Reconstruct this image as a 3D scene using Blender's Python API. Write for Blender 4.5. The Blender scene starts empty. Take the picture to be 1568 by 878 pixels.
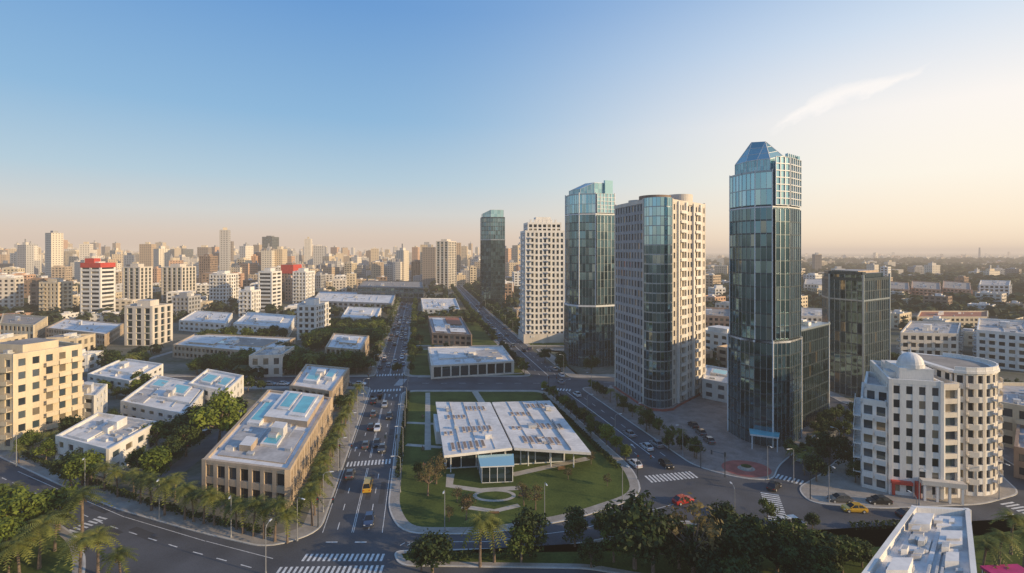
import bpy, math, random
from math import sin, cos, pi, radians, floor, hypot
from mathutils import Vector, Quaternion
random.seed(11)
R = random.random
def U(a, b): return a + (b - a) * R()
SC = bpy.context.scene
EYE = 50.0      # camera station height above the street, metres

# ------------------------------------------------------------------ survey helper
# bearing / depression readings from the camera station -> plan coordinates (metres) on level z
def gp(u, v, z=0.0):
    k = (EYE - z) / (v - 385.0)
    return ((u - 784.0) * k, 784.0 * k)

# ------------------------------------------------------------------ materials
def newmat(name):
    m = bpy.data.materials.new(name); m.use_nodes = True
    nt = m.node_tree
    return m, nt, nt.nodes["Principled BSDF"]
def N(nt, t, **kw):
    n = nt.nodes.new(t)
    for k, v in kw.items(): setattr(n, k, v)
    return n
def c4(c): return (c[0], c[1], c[2], 1)
def surf(name, col, rough=0.8, amt=0.25, scale=0.3, col2=None, metal=0.0, bump=0.0, fine=6.0, zs=1.0, spec=0.4):
    m, nt, b = newmat(name)
    tc = N(nt, 'ShaderNodeTexCoord'); mp = N(nt, 'ShaderNodeMapping')
    mp.inputs['Scale'].default_value = (1, 1, zs)
    nt.links.new(tc.outputs['Object'], mp.inputs[0])
    n1 = N(nt, 'ShaderNodeTexNoise'); n1.inputs['Scale'].default_value = scale; n1.inputs['Detail'].default_value = 5
    n2 = N(nt, 'ShaderNodeTexNoise'); n2.inputs['Scale'].default_value = fine; n2.inputs['Detail'].default_value = 3
    nt.links.new(mp.outputs[0], n1.inputs[0]); nt.links.new(mp.outputs[0], n2.inputs[0])
    ad = N(nt, 'ShaderNodeMath', operation='MULTIPLY_ADD'); ad.inputs[1].default_value = 0.35
    nt.links.new(n2.outputs[0], ad.inputs[0])
    ml = N(nt, 'ShaderNodeMath', operation='MULTIPLY'); ml.inputs[1].default_value = 0.65
    nt.links.new(n1.outputs[0], ml.inputs[0]); nt.links.new(ml.outputs[0], ad.inputs[2])
    r = N(nt, 'ShaderNodeValToRGB')
    d = col2 if col2 else tuple(max(0, x * (1 - amt)) for x in col)
    l = col if col2 else tuple(min(1, x * (1 + amt)) for x in col)
    r.color_ramp.elements[0].position = 0.36; r.color_ramp.elements[0].color = c4(d)
    r.color_ramp.elements[1].position = 0.62; r.color_ramp.elements[1].color = c4(l)
    nt.links.new(ad.outputs[0], r.inputs[0]); nt.links.new(r.outputs[0], b.inputs['Base Color'])
    b.inputs['Roughness'].default_value = rough; b.inputs['Metallic'].default_value = metal
    b.inputs['Specular IOR Level'].default_value = spec
    if bump:
        bp = N(nt, 'ShaderNodeBump'); bp.inputs['Strength'].default_value = bump; bp.inputs['Distance'].default_value = 0.05
        nt.links.new(n2.outputs[0], bp.inputs['Height']); nt.links.new(bp.outputs[0], b.inputs['Normal'])
    return m
def glass(name, cols, metal=0.5, rough=0.06, tilt=0.03):
    """window glass: every pane (one UV cell) gets its own tone and a slightly different tilt"""
    m, nt, b = newmat(name)
    uv = N(nt, 'ShaderNodeUVMap')
    fl = N(nt, 'ShaderNodeVectorMath', operation='FLOOR'); nt.links.new(uv.outputs[0], fl.inputs[0])
    wn = N(nt, 'ShaderNodeTexWhiteNoise', noise_dimensions='3D'); nt.links.new(fl.outputs[0], wn.inputs[0])
    r = N(nt, 'ShaderNodeValToRGB'); r.color_ramp.interpolation = 'CONSTANT'
    e = r.color_ramp.elements
    e[0].position = 0; e[0].color = c4(cols[0][1]); e[1].position = cols[1][0]; e[1].color = c4(cols[1][1])
    for p, c in cols[2:]:
        x = e.new(p); x.color = c4(c)
    nt.links.new(wn.outputs['Value'], r.inputs[0]); nt.links.new(r.outputs[0], b.inputs['Base Color'])
    sb = N(nt, 'ShaderNodeVectorMath', operation='SUBTRACT'); sb.inputs[1].default_value = (.5, .5, .5)
    nt.links.new(wn.outputs['Color'], sb.inputs[0])
    sc = N(nt, 'ShaderNodeVectorMath', operation='SCALE'); sc.inputs['Scale'].default_value = tilt
    nt.links.new(sb.outputs[0], sc.inputs[0])
    ge = N(nt, 'ShaderNodeNewGeometry')
    ad = N(nt, 'ShaderNodeVectorMath', operation='ADD'); nt.links.new(ge.outputs['Normal'], ad.inputs[0]); nt.links.new(sc.outputs[0], ad.inputs[1])
    nm = N(nt, 'ShaderNodeVectorMath', operation='NORMALIZE'); nt.links.new(ad.outputs[0], nm.inputs[0])
    nt.links.new(nm.outputs[0], b.inputs['Normal'])
    b.inputs['Metallic'].default_value = metal; b.inputs['Roughness'].default_value = rough
    return m
def farwall(name, col, win):
    """wall with a window grid from UVs in metres (for buildings a kilometre or more away)"""
    m, nt, b = newmat(name)
    uv = N(nt, 'ShaderNodeUVMap'); sp = N(nt, 'ShaderNodeSeparateXYZ'); nt.links.new(uv.outputs[0], sp.inputs[0])
    def cell(o, per, th):
        d = N(nt, 'ShaderNodeMath', operation='DIVIDE'); d.inputs[1].default_value = per; nt.links.new(sp.outputs[o], d.inputs[0])
        f = N(nt, 'ShaderNodeMath', operation='FRACT'); nt.links.new(d.outputs[0], f.inputs[0])
        g = N(nt, 'ShaderNodeMath', operation='GREATER_THAN'); g.inputs[1].default_value = th; nt.links.new(f.outputs[0], g.inputs[0])
        return g
    a = cell(0, 3.6, 0.55); c = cell(1, 3.2, 0.55)
    mu = N(nt, 'ShaderNodeMath', operation='MULTIPLY'); nt.links.new(a.outputs[0], mu.inputs[0]); nt.links.new(c.outputs[0], mu.inputs[1])
    mx = N(nt, 'ShaderNodeMixRGB'); mx.inputs[1].default_value = c4(col); mx.inputs[2].default_value = c4(win)
    nt.links.new(mu.outputs[0], mx.inputs[0]); nt.links.new(mx.outputs[0], b.inputs['Base Color'])
    b.inputs['Roughness'].default_value = 0.75
    return m
def leafmat(name, dark, light, scale=0.9):
    m, nt, b = newmat(name)
    tc = N(nt, 'ShaderNodeTexCoord'); oi = N(nt, 'ShaderNodeObjectInfo')
    n1 = N(nt, 'ShaderNodeTexNoise'); n1.inputs['Scale'].default_value = scale; n1.inputs['Detail'].default_value = 4
    nt.links.new(tc.outputs['Object'], n1.inputs[0])
    ad = N(nt, 'ShaderNodeMath', operation='MULTIPLY_ADD'); ad.inputs[1].default_value = 0.25
    nt.links.new(oi.outputs['Random'], ad.inputs[0]); nt.links.new(n1.outputs[0], ad.inputs[2])
    r = N(nt, 'ShaderNodeValToRGB')
    r.color_ramp.elements[0].position = 0.45; r.color_ramp.elements[0].color = c4(dark)
    r.color_ramp.elements[1].position = 0.78; r.color_ramp.elements[1].color = c4(light)
    nt.links.new(ad.outputs[0], r.inputs[0]); nt.links.new(r.outputs[0], b.inputs['Base Color'])
    b.inputs['Roughness'].default_value = 0.6; b.inputs['Specular IOR Level'].default_value = 0.25
    tr = N(nt, 'ShaderNodeBsdfTranslucent'); nt.links.new(r.outputs[0], tr.inputs[0])
    ms = N(nt, 'ShaderNodeMixShader'); ms.inputs[0].default_value = 0.3
    nt.links.new(b.outputs[0], ms.inputs[1]); nt.links.new(tr.outputs[0], ms.inputs[2])
    nt.links.new(ms.outputs[0], nt.nodes['Material Output'].inputs['Surface'])
    return m

M = {}
M['asphalt'] = surf('asphalt', (0.078, 0.081, 0.088), 0.82, 0.28, 0.12, bump=0.2, fine=4)
M['lane'] = surf('asphalt_lane', (0.13, 0.125, 0.12), 0.9, 0.25, 0.2)
M['pave'] = surf('pavement', (0.32, 0.29, 0.25), 0.85, 0.22, 0.35, fine=3)
M['pave2'] = surf('plaza_paving', (0.25, 0.205, 0.18), 0.85, 0.25, 0.35, fine=3)
M['redpave'] = surf('red_paving', (0.34, 0.10, 0.08), 0.8, 0.25, 0.5)
M['kerb'] = surf('kerb_stone', (0.5, 0.48, 0.44), 0.8, 0.15, 0.5)
M['path'] = surf('path_paving', (0.42, 0.38, 0.32), 0.85, 0.15, 0.5)
M['grass'] = surf('grass', (0.105, 0.135, 0.033), 0.95, 0.3, 0.13, col2=(0.045, 0.068, 0.018), bump=0.5, fine=2.5, spec=0.1)
M['soil'] = surf('yard_ground', (0.21, 0.185, 0.15), 0.95, 0.3, 0.07, col2=(0.06, 0.078, 0.034), fine=0.6)
M['paint'] = surf('road_paint', (0.62, 0.62, 0.60), 0.6, 0.3, 1.4)
M['ground'] = surf('ground', (0.20, 0.175, 0.14), 0.95, 0.3, 0.011, col2=(0.05, 0.065, 0.035), fine=0.12)
M['white'] = surf('white_render', (0.72, 0.69, 0.64), 0.7, 0.12, 0.3, zs=0.2)
M['white2'] = surf('offwhite_render', (0.62, 0.56, 0.48), 0.7, 0.13, 0.3, zs=0.2)
M['cream'] = surf('cream_render', (0.62, 0.52, 0.37), 0.75, 0.13, 0.3, zs=0.2)
M['tan'] = surf('tan_stone', (0.46, 0.36, 0.26), 0.8, 0.18, 0.4, zs=0.4)
M['brown'] = surf('brown_stone', (0.27, 0.19, 0.14), 0.8, 0.15, 0.4)
M['grey'] = surf('grey_concrete', (0.33, 0.33, 0.335), 0.75, 0.14, 0.3, zs=0.3)
M['greyd'] = surf('dark_concrete', (0.14, 0.15, 0.155), 0.7, 0.15, 0.3)
M['orange'] = surf('orange_render', (0.56, 0.35, 0.23), 0.75, 0.12, 0.3)
M['red'] = surf('red_cladding', (0.50, 0.06, 0.04), 0.6, 0.15, 0.5)
M['terracotta'] = surf('terracotta_tiles', (0.36, 0.13, 0.075), 0.85, 0.2, 0.6)
M['roofw'] = surf('white_roof_membrane', (0.68, 0.655, 0.62), 0.7, 0.18, 0.22, fine=1.2)
M['roofg'] = surf('grey_roof_membrane', (0.42, 0.40, 0.38), 0.8, 0.25, 0.22, fine=1.2)
M['roofb'] = surf('gravel_roof', (0.29, 0.26, 0.23), 0.9, 0.25, 0.25, fine=1.5)
M['metal'] = surf('mullion_metal', (0.33, 0.38, 0.41), 0.35, 0.1, 0.5, metal=0.6)
M['metald'] = surf('dark_metal', (0.06, 0.085, 0.10), 0.35, 0.2, 0.5, metal=0.6)
M['metalw'] = surf('white_metal', (0.66, 0.67, 0.67), 0.4, 0.06, 0.5)
M['pool'] = surf('pool_water', (0.10, 0.42, 0.48), 0.08, 0.2, 0.4)
M['ac'] = surf('hvac_steel', (0.45, 0.45, 0.44), 0.5, 0.2, 1.5)
M['pipe'] = surf('lamp_steel', (0.35, 0.36, 0.37), 0.45, 0.05, 1.0, metal=0.4)
M['bark'] = surf('bark', (0.16, 0.12, 0.09), 0.9, 0.3, 3)
M['wood'] = surf('bench_wood', (0.2, 0.11, 0.05), 0.7, 0.2, 3)
M['tyre'] = surf('tyre_rubber', (0.02, 0.02, 0.02), 0.9, 0.1, 1)
M['magenta'] = surf('magenta_awning', (0.5, 0.03, 0.16), 0.7, 0.15, 1)
M['gl_teal'] = glass('teal_curtain_glass', [(0, (0.11, 0.205, 0.245)), (0.35, (0.15, 0.265, 0.31)), (0.62, (0.08, 0.155, 0.19)), (0.93, (0.22, 0.31, 0.33))], 0.85, 0.05, 0.05)
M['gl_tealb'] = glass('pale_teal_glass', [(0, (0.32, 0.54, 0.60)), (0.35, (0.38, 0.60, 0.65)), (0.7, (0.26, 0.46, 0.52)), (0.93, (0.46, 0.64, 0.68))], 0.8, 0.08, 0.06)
M['gl_crown'] = glass('crown_glass', [(0, (0.26, 0.46, 0.50)), (0.4, (0.34, 0.55, 0.58)), (0.8, (0.2, 0.38, 0.42))], 0.4, 0.12, 0.04)
M['gl_dark'] = glass('dark_curtain_glass', [(0, (0.06, 0.105, 0.12)), (0.4, (0.085, 0.14, 0.165)), (0.75, (0.04, 0.07, 0.085)), (0.96, (0.22, 0.2, 0.15))], 0.75, 0.05, 0.045)
M['gl_win'] = glass('window_glass', [(0, (0.03, 0.04, 0.05)), (0.4, (0.08, 0.09, 0.10)), (0.7, (0.02, 0.025, 0.03)), (0.82, (0.28, 0.24, 0.18))], 0.3, 0.1, 0.04)
M['gl_blue'] = glass('blue_window_glass', [(0, (0.08, 0.12, 0.15)), (0.4, (0.16, 0.20, 0.23)), (0.7, (0.05, 0.07, 0.09)), (0.85, (0.3, 0.26, 0.2))], 0.5, 0.09, 0.04)
M['leaf'] = leafmat('leaf_green', (0.022, 0.044, 0.012), (0.11, 0.15, 0.03))
M['leafb'] = leafmat('leaf_bright', (0.055, 0.09, 0.014), (0.20, 0.245, 0.035))
M['leafd'] = leafmat('leaf_dark', (0.016, 0.033, 0.013), (0.07, 0.10, 0.026))
M['leaft'] = leafmat('leaf_olive_brown', (0.06, 0.052, 0.022), (0.2, 0.16, 0.065))
M['palm'] = leafmat('palm_frond', (0.06, 0.085, 0.018), (0.23, 0.24, 0.055), 1.5)
M['leaffar'] = leafmat('far_foliage', (0.025, 0.04, 0.016), (0.085, 0.10, 0.035), 0.05)
for i, (c, w) in enumerate([((.58, .47, .33), (.16, .14, .12)), ((.66, .59, .48), (.2, .19, .18)), ((.46, .35, .24), (.13, .11, .10)), ((.42, .41, .40), (.12, .12, .13)), ((.52, .33, .22), (.14, .11, .09)), ((.70, .64, .55), (.25, .23, .21)), ((.26, .22, .19), (.08, .08, .08))]):
    M['far%d' % i] = farwall('far_wall_%d' % i, c, w)

# ------------------------------------------------------------------ mesh builder
class MB:
    def __init__(s): s.v = []; s.f = []; s.m = []; s.uv = []; s.mats = []
    def mi(s, k):
        if k not in s.mats: s.mats.append(k)
        return s.mats.index(k)
    def face(s, pts, mat, uv=None):
        n = len(s.v); s.v.extend(pts); s.f.append(tuple(range(n, n + len(pts)))); s.m.append(s.mi(mat))
        s.uv.extend(uv if uv else [(0, 0)] * len(pts))
    def idx(s, ids, mat):
        s.f.append(ids); s.m.append(s.mi(mat)); s.uv.extend([(0, 0)] * len(ids))
    def hexa(s, p, mat, top=None):
        n = len(s.v); s.v.extend(p)
        for q in ((0, 3, 2, 1), (0, 1, 5, 4), (1, 2, 6, 5), (2, 3, 7, 6), (3, 0, 4, 7)):
            s.idx(tuple(n + i for i in q), mat)
        s.idx((n + 4, n + 5, n + 6, n + 7), top or mat)
    def obox(s, o, ux, uy, x0, x1, y0, y1, z0, z1, mat, top=None):
        P = lambda x, y, z: (o[0] + ux[0] * x + uy[0] * y, o[1] + ux[1] * x + uy[1] * y, z)
        if ux[0] * uy[1] - ux[1] * uy[0] > 0: q = [(x0, y0), (x1, y0), (x1, y1), (x0, y1)]
        else: q = [(x0, y0), (x0, y1), (x1, y1), (x1, y0)]
        s.hexa([P(x, y, z0) for x, y in q] + [P(x, y, z1) for x, y in q], mat, top)
    def box(s, x0, x1, y0, y1, z0, z1, mat, top=None): s.obox((0, 0), (1, 0), (0, 1), x0, x1, y0, y1, z0, z1, mat, top)
    def prism(s, poly, z0, z1, side, top, bottom=False):
        n = len(s.v); k = len(poly)
        s.v.extend([(x, y, z0) for x, y in poly] + [(x, y, z1) for x, y in poly])
        for i in range(k):
            j = (i + 1) % k; s.idx((n + i, n + j, n + k + j, n + k + i), side)
        s.idx(tuple(range(n + k, n + 2 * k)), top)
        if bottom: s.idx(tuple(range(n + k - 1, n - 1, -1)), side)
    def tube(s, pts, rad, mat, k=6, cap=True):
        n0 = len(s.v)
        for i, p in enumerate(pts):
            p = Vector(p); d = Vector(pts[min(i + 1, len(pts) - 1)]) - Vector(pts[max(i - 1, 0)])
            d.normalize(); a = d.orthogonal().normalized(); b = d.cross(a)
            for j in range(k):
                t = 2 * pi * j / k; q = p + (a * cos(t) + b * sin(t)) * rad[i]; s.v.append(tuple(q))
        for i in range(len(pts) - 1):
            for j in range(k):
                jj = (j + 1) % k
                s.idx((n0 + i * k + j, n0 + i * k + jj, n0 + (i + 1) * k + jj, n0 + (i + 1) * k + j), mat)
        if cap: s.idx(tuple(n0 + (len(pts) - 1) * k + j for j in range(k)), mat)
    def mesh(s, name, smooth=False):
        me = bpy.data.meshes.new(name); me.from_pydata(s.v, [], s.f)
        for k in s.mats: me.materials.append(M[k])
        me.polygons.foreach_set('material_index', s.m)
        l = me.uv_layers.new(name='UVMap'); l.data.foreach_set('uv', [c for t in s.uv for c in t])
        if smooth: me.polygons.foreach_set('use_smooth', [True] * len(s.f))
        me.update(); return me
    def build(s, name, smooth=False):
        o = bpy.data.objects.new(name, s.mesh(name, smooth)); SC.collection.objects.link(o); return o
def ccw(p):
    a = sum(p[i][0] * p[(i + 1) % len(p)][1] - p[(i + 1) % len(p)][0] * p[i][1] for i in range(len(p)))
    return list(p) if a > 0 else list(p)[::-1]
def inset(p, d):
    p = ccw(p); n = len(p); out = []
    for i in range(n):
        a, b, c = p[i - 1], p[i], p[(i + 1) % n]
        def nr(q, w):
            x, y = w[0] - q[0], w[1] - q[1]; l = hypot(x, y) or 1; return (-y / l, x / l)
        n1, n2 = nr(a, b), nr(b, c); mx, my = n1[0] + n2[0], n1[1] + n2[1]
        k = d * 2 / max(0.5, mx * mx + my * my)
        out.append((b[0] + mx * k, b[1] + my * k))
    return out
def rnd(p, r):
    p = ccw(p); n = len(p); out = []
    for i in range(n):
        a, b, c = Vector(p[i - 1]), Vector(p[i]), Vector(p[(i + 1) % n])
        u = (a - b); w = (c - b); t = min(r, u.length * .45, w.length * .45)
        A = b + u.normalized() * t; C = b + w.normalized() * t
        for k in range(6):
            s = k / 5; q = A * (1 - s) ** 2 + b * 2 * s * (1 - s) + C * s * s; out.append((q.x, q.y))
    return out
def inpoly(x, y, p):
    c = False; n = len(p)
    for i in range(n):
        a, b = p[i], p[i - 1]
        if (a[1] > y) != (b[1] > y) and x < (b[0] - a[0]) * (y - a[1]) / (b[1] - a[1]) + a[0]: c = not c
    return c

# ------------------------------------------------------------------ buildings
def ST(wall='white', gl='gl_win', bay=3.2, fh=3.2, bh=1.3, pw=1.3, d=0.25, roof='roofg', bal=None, par=0.9, pier=None, ground=None):
    return dict(wall=wall, gl=gl, bay=bay, fh=fh, bh=bh, pw=pw, d=d, roof=roof, bal=bal, par=par, pier=pier or wall, ground=ground)
OCC = []
def facade(mb, a, b, z0, z1, st, blank=False):
    L = hypot(b[0] - a[0], b[1] - a[1])
    if L < 0.3: return
    ux = ((b[0] - a[0]) / L, (b[1] - a[1]) / L); uy = (ux[1], -ux[0])
    nb = max(1, round(L / st['bay'])); nf = max(1, round((z1 - z0) / st['fh'])); bw = L / nb; fh = (z1 - z0) / nf
    ou, ov = random.randint(0, 900), random.randint(0, 900)
    if blank:
        mb.face([(a[0], a[1], z0), (b[0], b[1], z0), (b[0], b[1], z1), (a[0], a[1], z1)], st['wall']); return
    mb.face([(a[0], a[1], z0), (b[0], b[1], z0), (b[0], b[1], z1), (a[0], a[1], z1)], st['gl'], [(ou, ov), (ou + nb, ov), (ou + nb, ov + nf), (ou, ov + nf)])
    d = st['d']; bh = st['bh']; pw = min(st['pw'], bw * .8)
    for i in range(nf + 1):
        z = z0 + i * fh; lo = max(z0, z - bh * .35); hi = min(z1, z + bh * .65)
        if hi - lo > .03: mb.obox(a, ux, uy, 0, L, -.02, d - .03, lo, hi, st['wall'])
    for i in range(nb + 1):
        x = i * bw; lo = max(0, x - pw / 2); hi = min(L, x + pw / 2)
        mb.obox(a, ux, uy, lo, hi, -.02, d, z0, z1, st['pier'])
    if st['bal']:
        for j in range(1, nf):
            for i in range(nb):
                if st['bal'](i, nb, j):
                    z = z0 + j * fh
                    mb.obox(a, ux, uy, i * bw + .15, (i + 1) * bw - .15, d - .05, d + 1.3, z - .12, z + .08, st['wall'])
                    mb.obox(a, ux, uy, i * bw + .12, (i + 1) * bw - .12, d + 1.22, d + 1.34, z - .15, z + .95, st['pier'])
def shell(mb, poly, z0, z1, st, posts=True, roof=True, blank=()):
    poly = ccw(poly); n = len(poly); d = st['d']
    for i in range(n): facade(mb, poly[i], poly[(i + 1) % n], z0, z1, st, i in blank)
    if roof: mb.face([(x, y, z1) for x, y in poly], st['roof'])
    p = st['par']
    for i in range(n):
        a, b = poly[i], poly[(i + 1) % n]; L = hypot(b[0] - a[0], b[1] - a[1])
        if L < .3: continue
        ux = ((b[0] - a[0]) / L, (b[1] - a[1]) / L); uy = (ux[1], -ux[0])
        e = .26 if L > 1.2 else 0
        if p: mb.obox(a, ux, uy, e, L - e, -.25, d + .02, z1 - .02, z1 + p, st['wall'])
        if posts:
            q = max(.3, d + .05); mb.obox(a, ux, uy, -q, q, -q, q, z0, z1 + p + .03, st['pier'])
def bl(q, s, t):
    a, b, c, d = q
    return (a[0] * (1 - s) * (1 - t) + b[0] * s * (1 - t) + c[0] * s * t + d[0] * (1 - s) * t, a[1] * (1 - s) * (1 - t) + b[1] * s * (1 - t) + c[1] * s * t + d[1] * (1 - s) * t)
def patch(q, s0, s1, t0, t1): return ccw([bl(q, s0, t0), bl(q, s1, t0), bl(q, s1, t1), bl(q, s0, t1)])
def clutter(mb, q, z, n, big=True, w=None):
    L = hypot(q[1][0] - q[0][0], q[1][1] - q[0][1]); D = hypot(q[3][0] - q[0][0], q[3][1] - q[0][1])
    w = w or 'roofw'
    if big:
        s, t = U(.25, .6), U(.25, .6); a, b = min(.3, 3.2 / L), min(.3, 4.2 / D)
        mb.prism(patch(q, s, s + a, t, t + b), z - .05, z + U(2, 2.6), w, w)
        mb.prism(patch(q, s - .01, s + a * .6, t - b * .5, t + .01), z - .05, z + U(1.2, 1.7), w, 'roofg')
    for _ in range(n):
        s, t = U(.08, .85), U(.08, .85); a, b = U(.7, 2.2) / L, U(.7, 1.8) / D
        mb.prism(patch(q, s, min(.95, s + a), t, min(.95, t + b)), z - .05, z + U(.35, 1.1), random.choice(['ac', 'ac', w, 'roofg']), random.choice(['ac', 'roofg', 'roofw']))
    for _ in range(n // 4):   # pipe and duct runs
        s, t = U(.1, .8), U(.1, .5); mb.prism(patch(q, s, s + .35 / L, t, min(.92, t + U(.15, .4))), z - .05, z + U(.2, .4), 'ac', 'ac')
def occ(poly, pad=4):
    cx = sum(p[0] for p in poly) / len(poly); cy = sum(p[1] for p in poly) / len(poly)
    OCC.append((cx, cy, max(hypot(p[0] - cx, p[1] - cy) for p in poly) + pad))
def lowrise(name, px, h, st, pools=(), n=10, terr=(), big=True):
    q = [gp(u, v, h) for u, v in px]   # FL FR BR BL
    occ(q, 2); mb = MB(); shell(mb, q, 0.1, h, st)
    for (s0, s1, t0, t1, k, dz) in terr:
        mb.prism(patch(q, s0, s1, t0, t1), h - .05, h + dz, st['wall'], k)
    for (s0, s1, t0, t1, dz) in pools:
        mb.prism(patch(q, s0, s1, t0, t1), h - .05, h + dz + .35, 'roofw', 'roofw')
        e = .12; a = (s1 - s0) * e; b = (t1 - t0) * e
        mb.prism(patch(q, s0 + a, s1 - a, t0 + b, t1 - b), h, h + dz + .37, 'pool', 'pool')
    clutter(mb, q, h, n, big)
    return mb.build(name)

tanst = ST('tan', 'gl_win', 2.6, 3.7, 1.3, 0.9, .45, 'roofw', par=.5)
wst = ST('white', 'gl_blue', 4.2, 3.0, 1.5, 2.0, .25, 'roofw', par=.7)
lowrise('colonnaded_office_building', [(315, 706), (441, 722), (505, 612), (412, 600)], 7.6, tanst,
        pools=[(.12, .30, .42, .80, .6), (.62, .86, .55, .93, 1.5), (.40, .58, .62, .95, 1.5), (.50, .72, .20, .34, .4)],
        terr=[(.30, .92, .50, .97, 'roofw', 1.5), (.08, .92, .06, .44, 'roofg', .25), (.3, .45, .12, .22, 'roofw', 1.6)], n=20)
lowrise('colonnaded_office_building', [(447, 592), (507, 601), (532, 566), (470, 560)], 6, tanst, pools=[(.2, .55, .2, .8, .6), (.65, .85, .4, .8, .8)], n=6)
lowrise('stone_villa', [(500, 533), (552, 537), (563, 516), (512, 512)], 7.3, tanst, n=14, terr=[(.3, .8, .3, .8, 'roofw', 1)])
lowrise('white_villa', [(187, 617), (283, 637), (318, 592), (240, 578)], 5, wst, pools=[(.5, .8, .45, .8, .8), (.1, .35, .6, .9, .4)], terr=[(.3, .95, .3, .95, 'roofw', .7), (.05, .3, .1, .5, 'roofg', .3)], n=12)
lowrise('white_villa', [(290, 590), (345, 602), (371, 578), (318, 568)], 6, wst, pools=[(.15, .5, .2, .75, .4), (.62, .9, .2, .75, .4)], n=5, big=False)
lowrise('white_house', [(88, 671), (166, 692), (240, 650), (150, 636)], 5.9, wst, terr=[(.1, .5, .1, .5, 'roofw', .5), (.55, .9, .5, .9, 'roofg', .4)], n=16)
lowrise('white_villa', [(136, 575), (200, 586), (248, 560), (188, 551)], 5, wst, terr=[(.2, .8, .3, .8, 'roofw', .9)], n=10)
lowrise('white_house', [(108, 606), (146, 609), (162, 592), (122, 588)], 8, wst, n=4)
lowrise('long_stone_school', [(267, 529), (402, 541), (450, 519), (300, 512)], 5.7, tanst, pools=[(.3, .6, .3, .5, .3)], terr=[(.1, .4, .2, .7, 'roofw', .8), (.5, .9, .3, .8, 'roofb', .6)], n=18)
lowrise('white_school', [(358, 497), (441, 504), (452, 485), (380, 479)], 5.6, wst, terr=[(.2, .8, .3, .8, 'roofw', .9)], n=14)
lowrise('white_villa', [(275, 492), (345, 497), (355, 481), (300, 477)], 6, wst, n=12)
lowrise('stone_villa', [(72, 503), (162, 513), (187, 497), (100, 489)], 6, tanst, n=12)
lowrise('cream_school', [(0, 497), (52, 500), (72, 487), (5, 482)], 8, ST('cream', 'gl_win', 3.5, 3.2, 1.5, 1.6, .2, 'roofb'), n=10)
lowrise('white_villa', [(523, 487), (576, 489), (583, 473), (533, 471)], 6, wst, terr=[(.2, .8, .3, .8, 'roofw', .9)], n=10)
lowrise('market_hall', [(478, 462), (600, 466), (606, 450), (490, 447)], 7, ST('grey', 'gl_win', 5, 3.4, 1.6, 2, .2, 'roofw'), n=25)
lowrise('green_roof_hall', [(548, 440), (648, 442), (646, 432), (558, 431)], 14, ST('greyd', 'gl_dark', 5, 4.4, 1.2, .6, .3, 'roofb'), n=20)
lowrise('park_clubhouse', [(662, 561), (785, 554), (768, 531), (657, 533)], 5, ST('white2', 'gl_dark', 3.5, 4.6, .9, .5, .5, 'roofw', par=.4), terr=[(.1, .45, .3, .8, 'roofw', .5), (.55, .9, .2, .7, 'roofg', .6)], n=24)
lowrise('brick_school', [(662, 512), (722, 515), (706, 487), (656, 486)], 5.5, ST('brown', 'gl_win', 3, 3.2, 1.3, 1, .2, 'roofg'), n=24, terr=[(.1, .4, .1, .9, 'roofw', .7), (.5, .9, .1, .3, 'roofw', .7), (.5, .9, .5, .9, 'terracotta', .9)])
lowrise('white_school', [(648, 474), (704, 475), (697, 458), (645, 458)], 6, wst, n=24)
# right-hand low buildings
lowrise('white_house', [(1077, 583), (1114, 590), (1130, 570), (1082, 562)], 6, wst, pools=[(.2, .8, .5, .85, .3)], n=3, big=False)
lowrise('peach_apartment_block', [(1060, 484), (1118, 487), (1118, 474), (1060, 472)], 12, ST('orange', 'gl_win', 3, 3.1, 1.4, 1.2, .3, 'roofb', bal=lambda i, n, j: i % 2 == 0), n=10)
rb = lambda i, n, j: i % 3 == 1
lowrise('white_apartment_block', [(1380, 512), (1466, 514), (1470, 497), (1395, 494)], 13, ST('white2', 'gl_win', 3, 3.1, 1.4, 1.2, .3, 'roofg', bal=rb), n=14)
lowrise('white_apartment_block', [(1497, 508), (1590, 516), (1575, 494), (1500, 490)], 15, ST('white', 'gl_win', 3, 3.1, 1.4, 1.2, .3, 'roofg', bal=rb), n=14)
lowrise('cream_apartment_block', [(1530, 620), (1640, 640), (1610, 592), (1532, 590)], 10.5, ST('cream', 'gl_win', 3, 3.1, 1.4, 1.2, .3, 'roofg', bal=rb), n=14)
lowrise('brown_apartment_block', [(1556, 690), (1690, 720), (1640, 660), (1560, 655)], 6, ST('brown', 'gl_win', 3, 3.1, 1.3, 1, .3, 'roofg'), n=8)
lowrise('terracotta_roof_school', [(1405, 487), (1512, 487), (1512, 478), (1410, 478)], 6, ST('cream', 'gl_win', 3, 3.1, 1.4, 1.2, .3, 'terracotta'), n=4)
for x0, x1 in ((1350, 1392), (1396, 1440), (1444, 1486)):
    lowrise('peach_apartment_block', [(x0, 442), (x1, 445), (x1 - 1, 434), (x0 + 1, 431)], 12, ST('orange', 'gl_win', 4, 3.1, 1.4, 1.5, .3, 'roofb', bal=rb), n=8)
lowrise('white_apartment_block', [(1500, 437), (1545, 438), (1547, 431), (1502, 430)], 14, ST('white', 'gl_win', 4, 3.3, 1.4, 1.5, .3, 'roofg', bal=rb), n=8)
lowrise('white_apartment_block', [(1228, 486), (1275, 487), (1275, 475), (1228, 473)], 9, ST('white2', 'gl_win', 3, 3.1, 1.4, 1.2, .3, 'roofg', bal=rb), n=8)
lowrise('white_apartment_block', [(1232, 436), (1290, 437), (1288, 429), (1234, 428)], 15, ST('white2', 'gl_win', 3, 3.1, 1.4, 1.2, .3, 'roofg', bal=rb), n=8)

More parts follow.
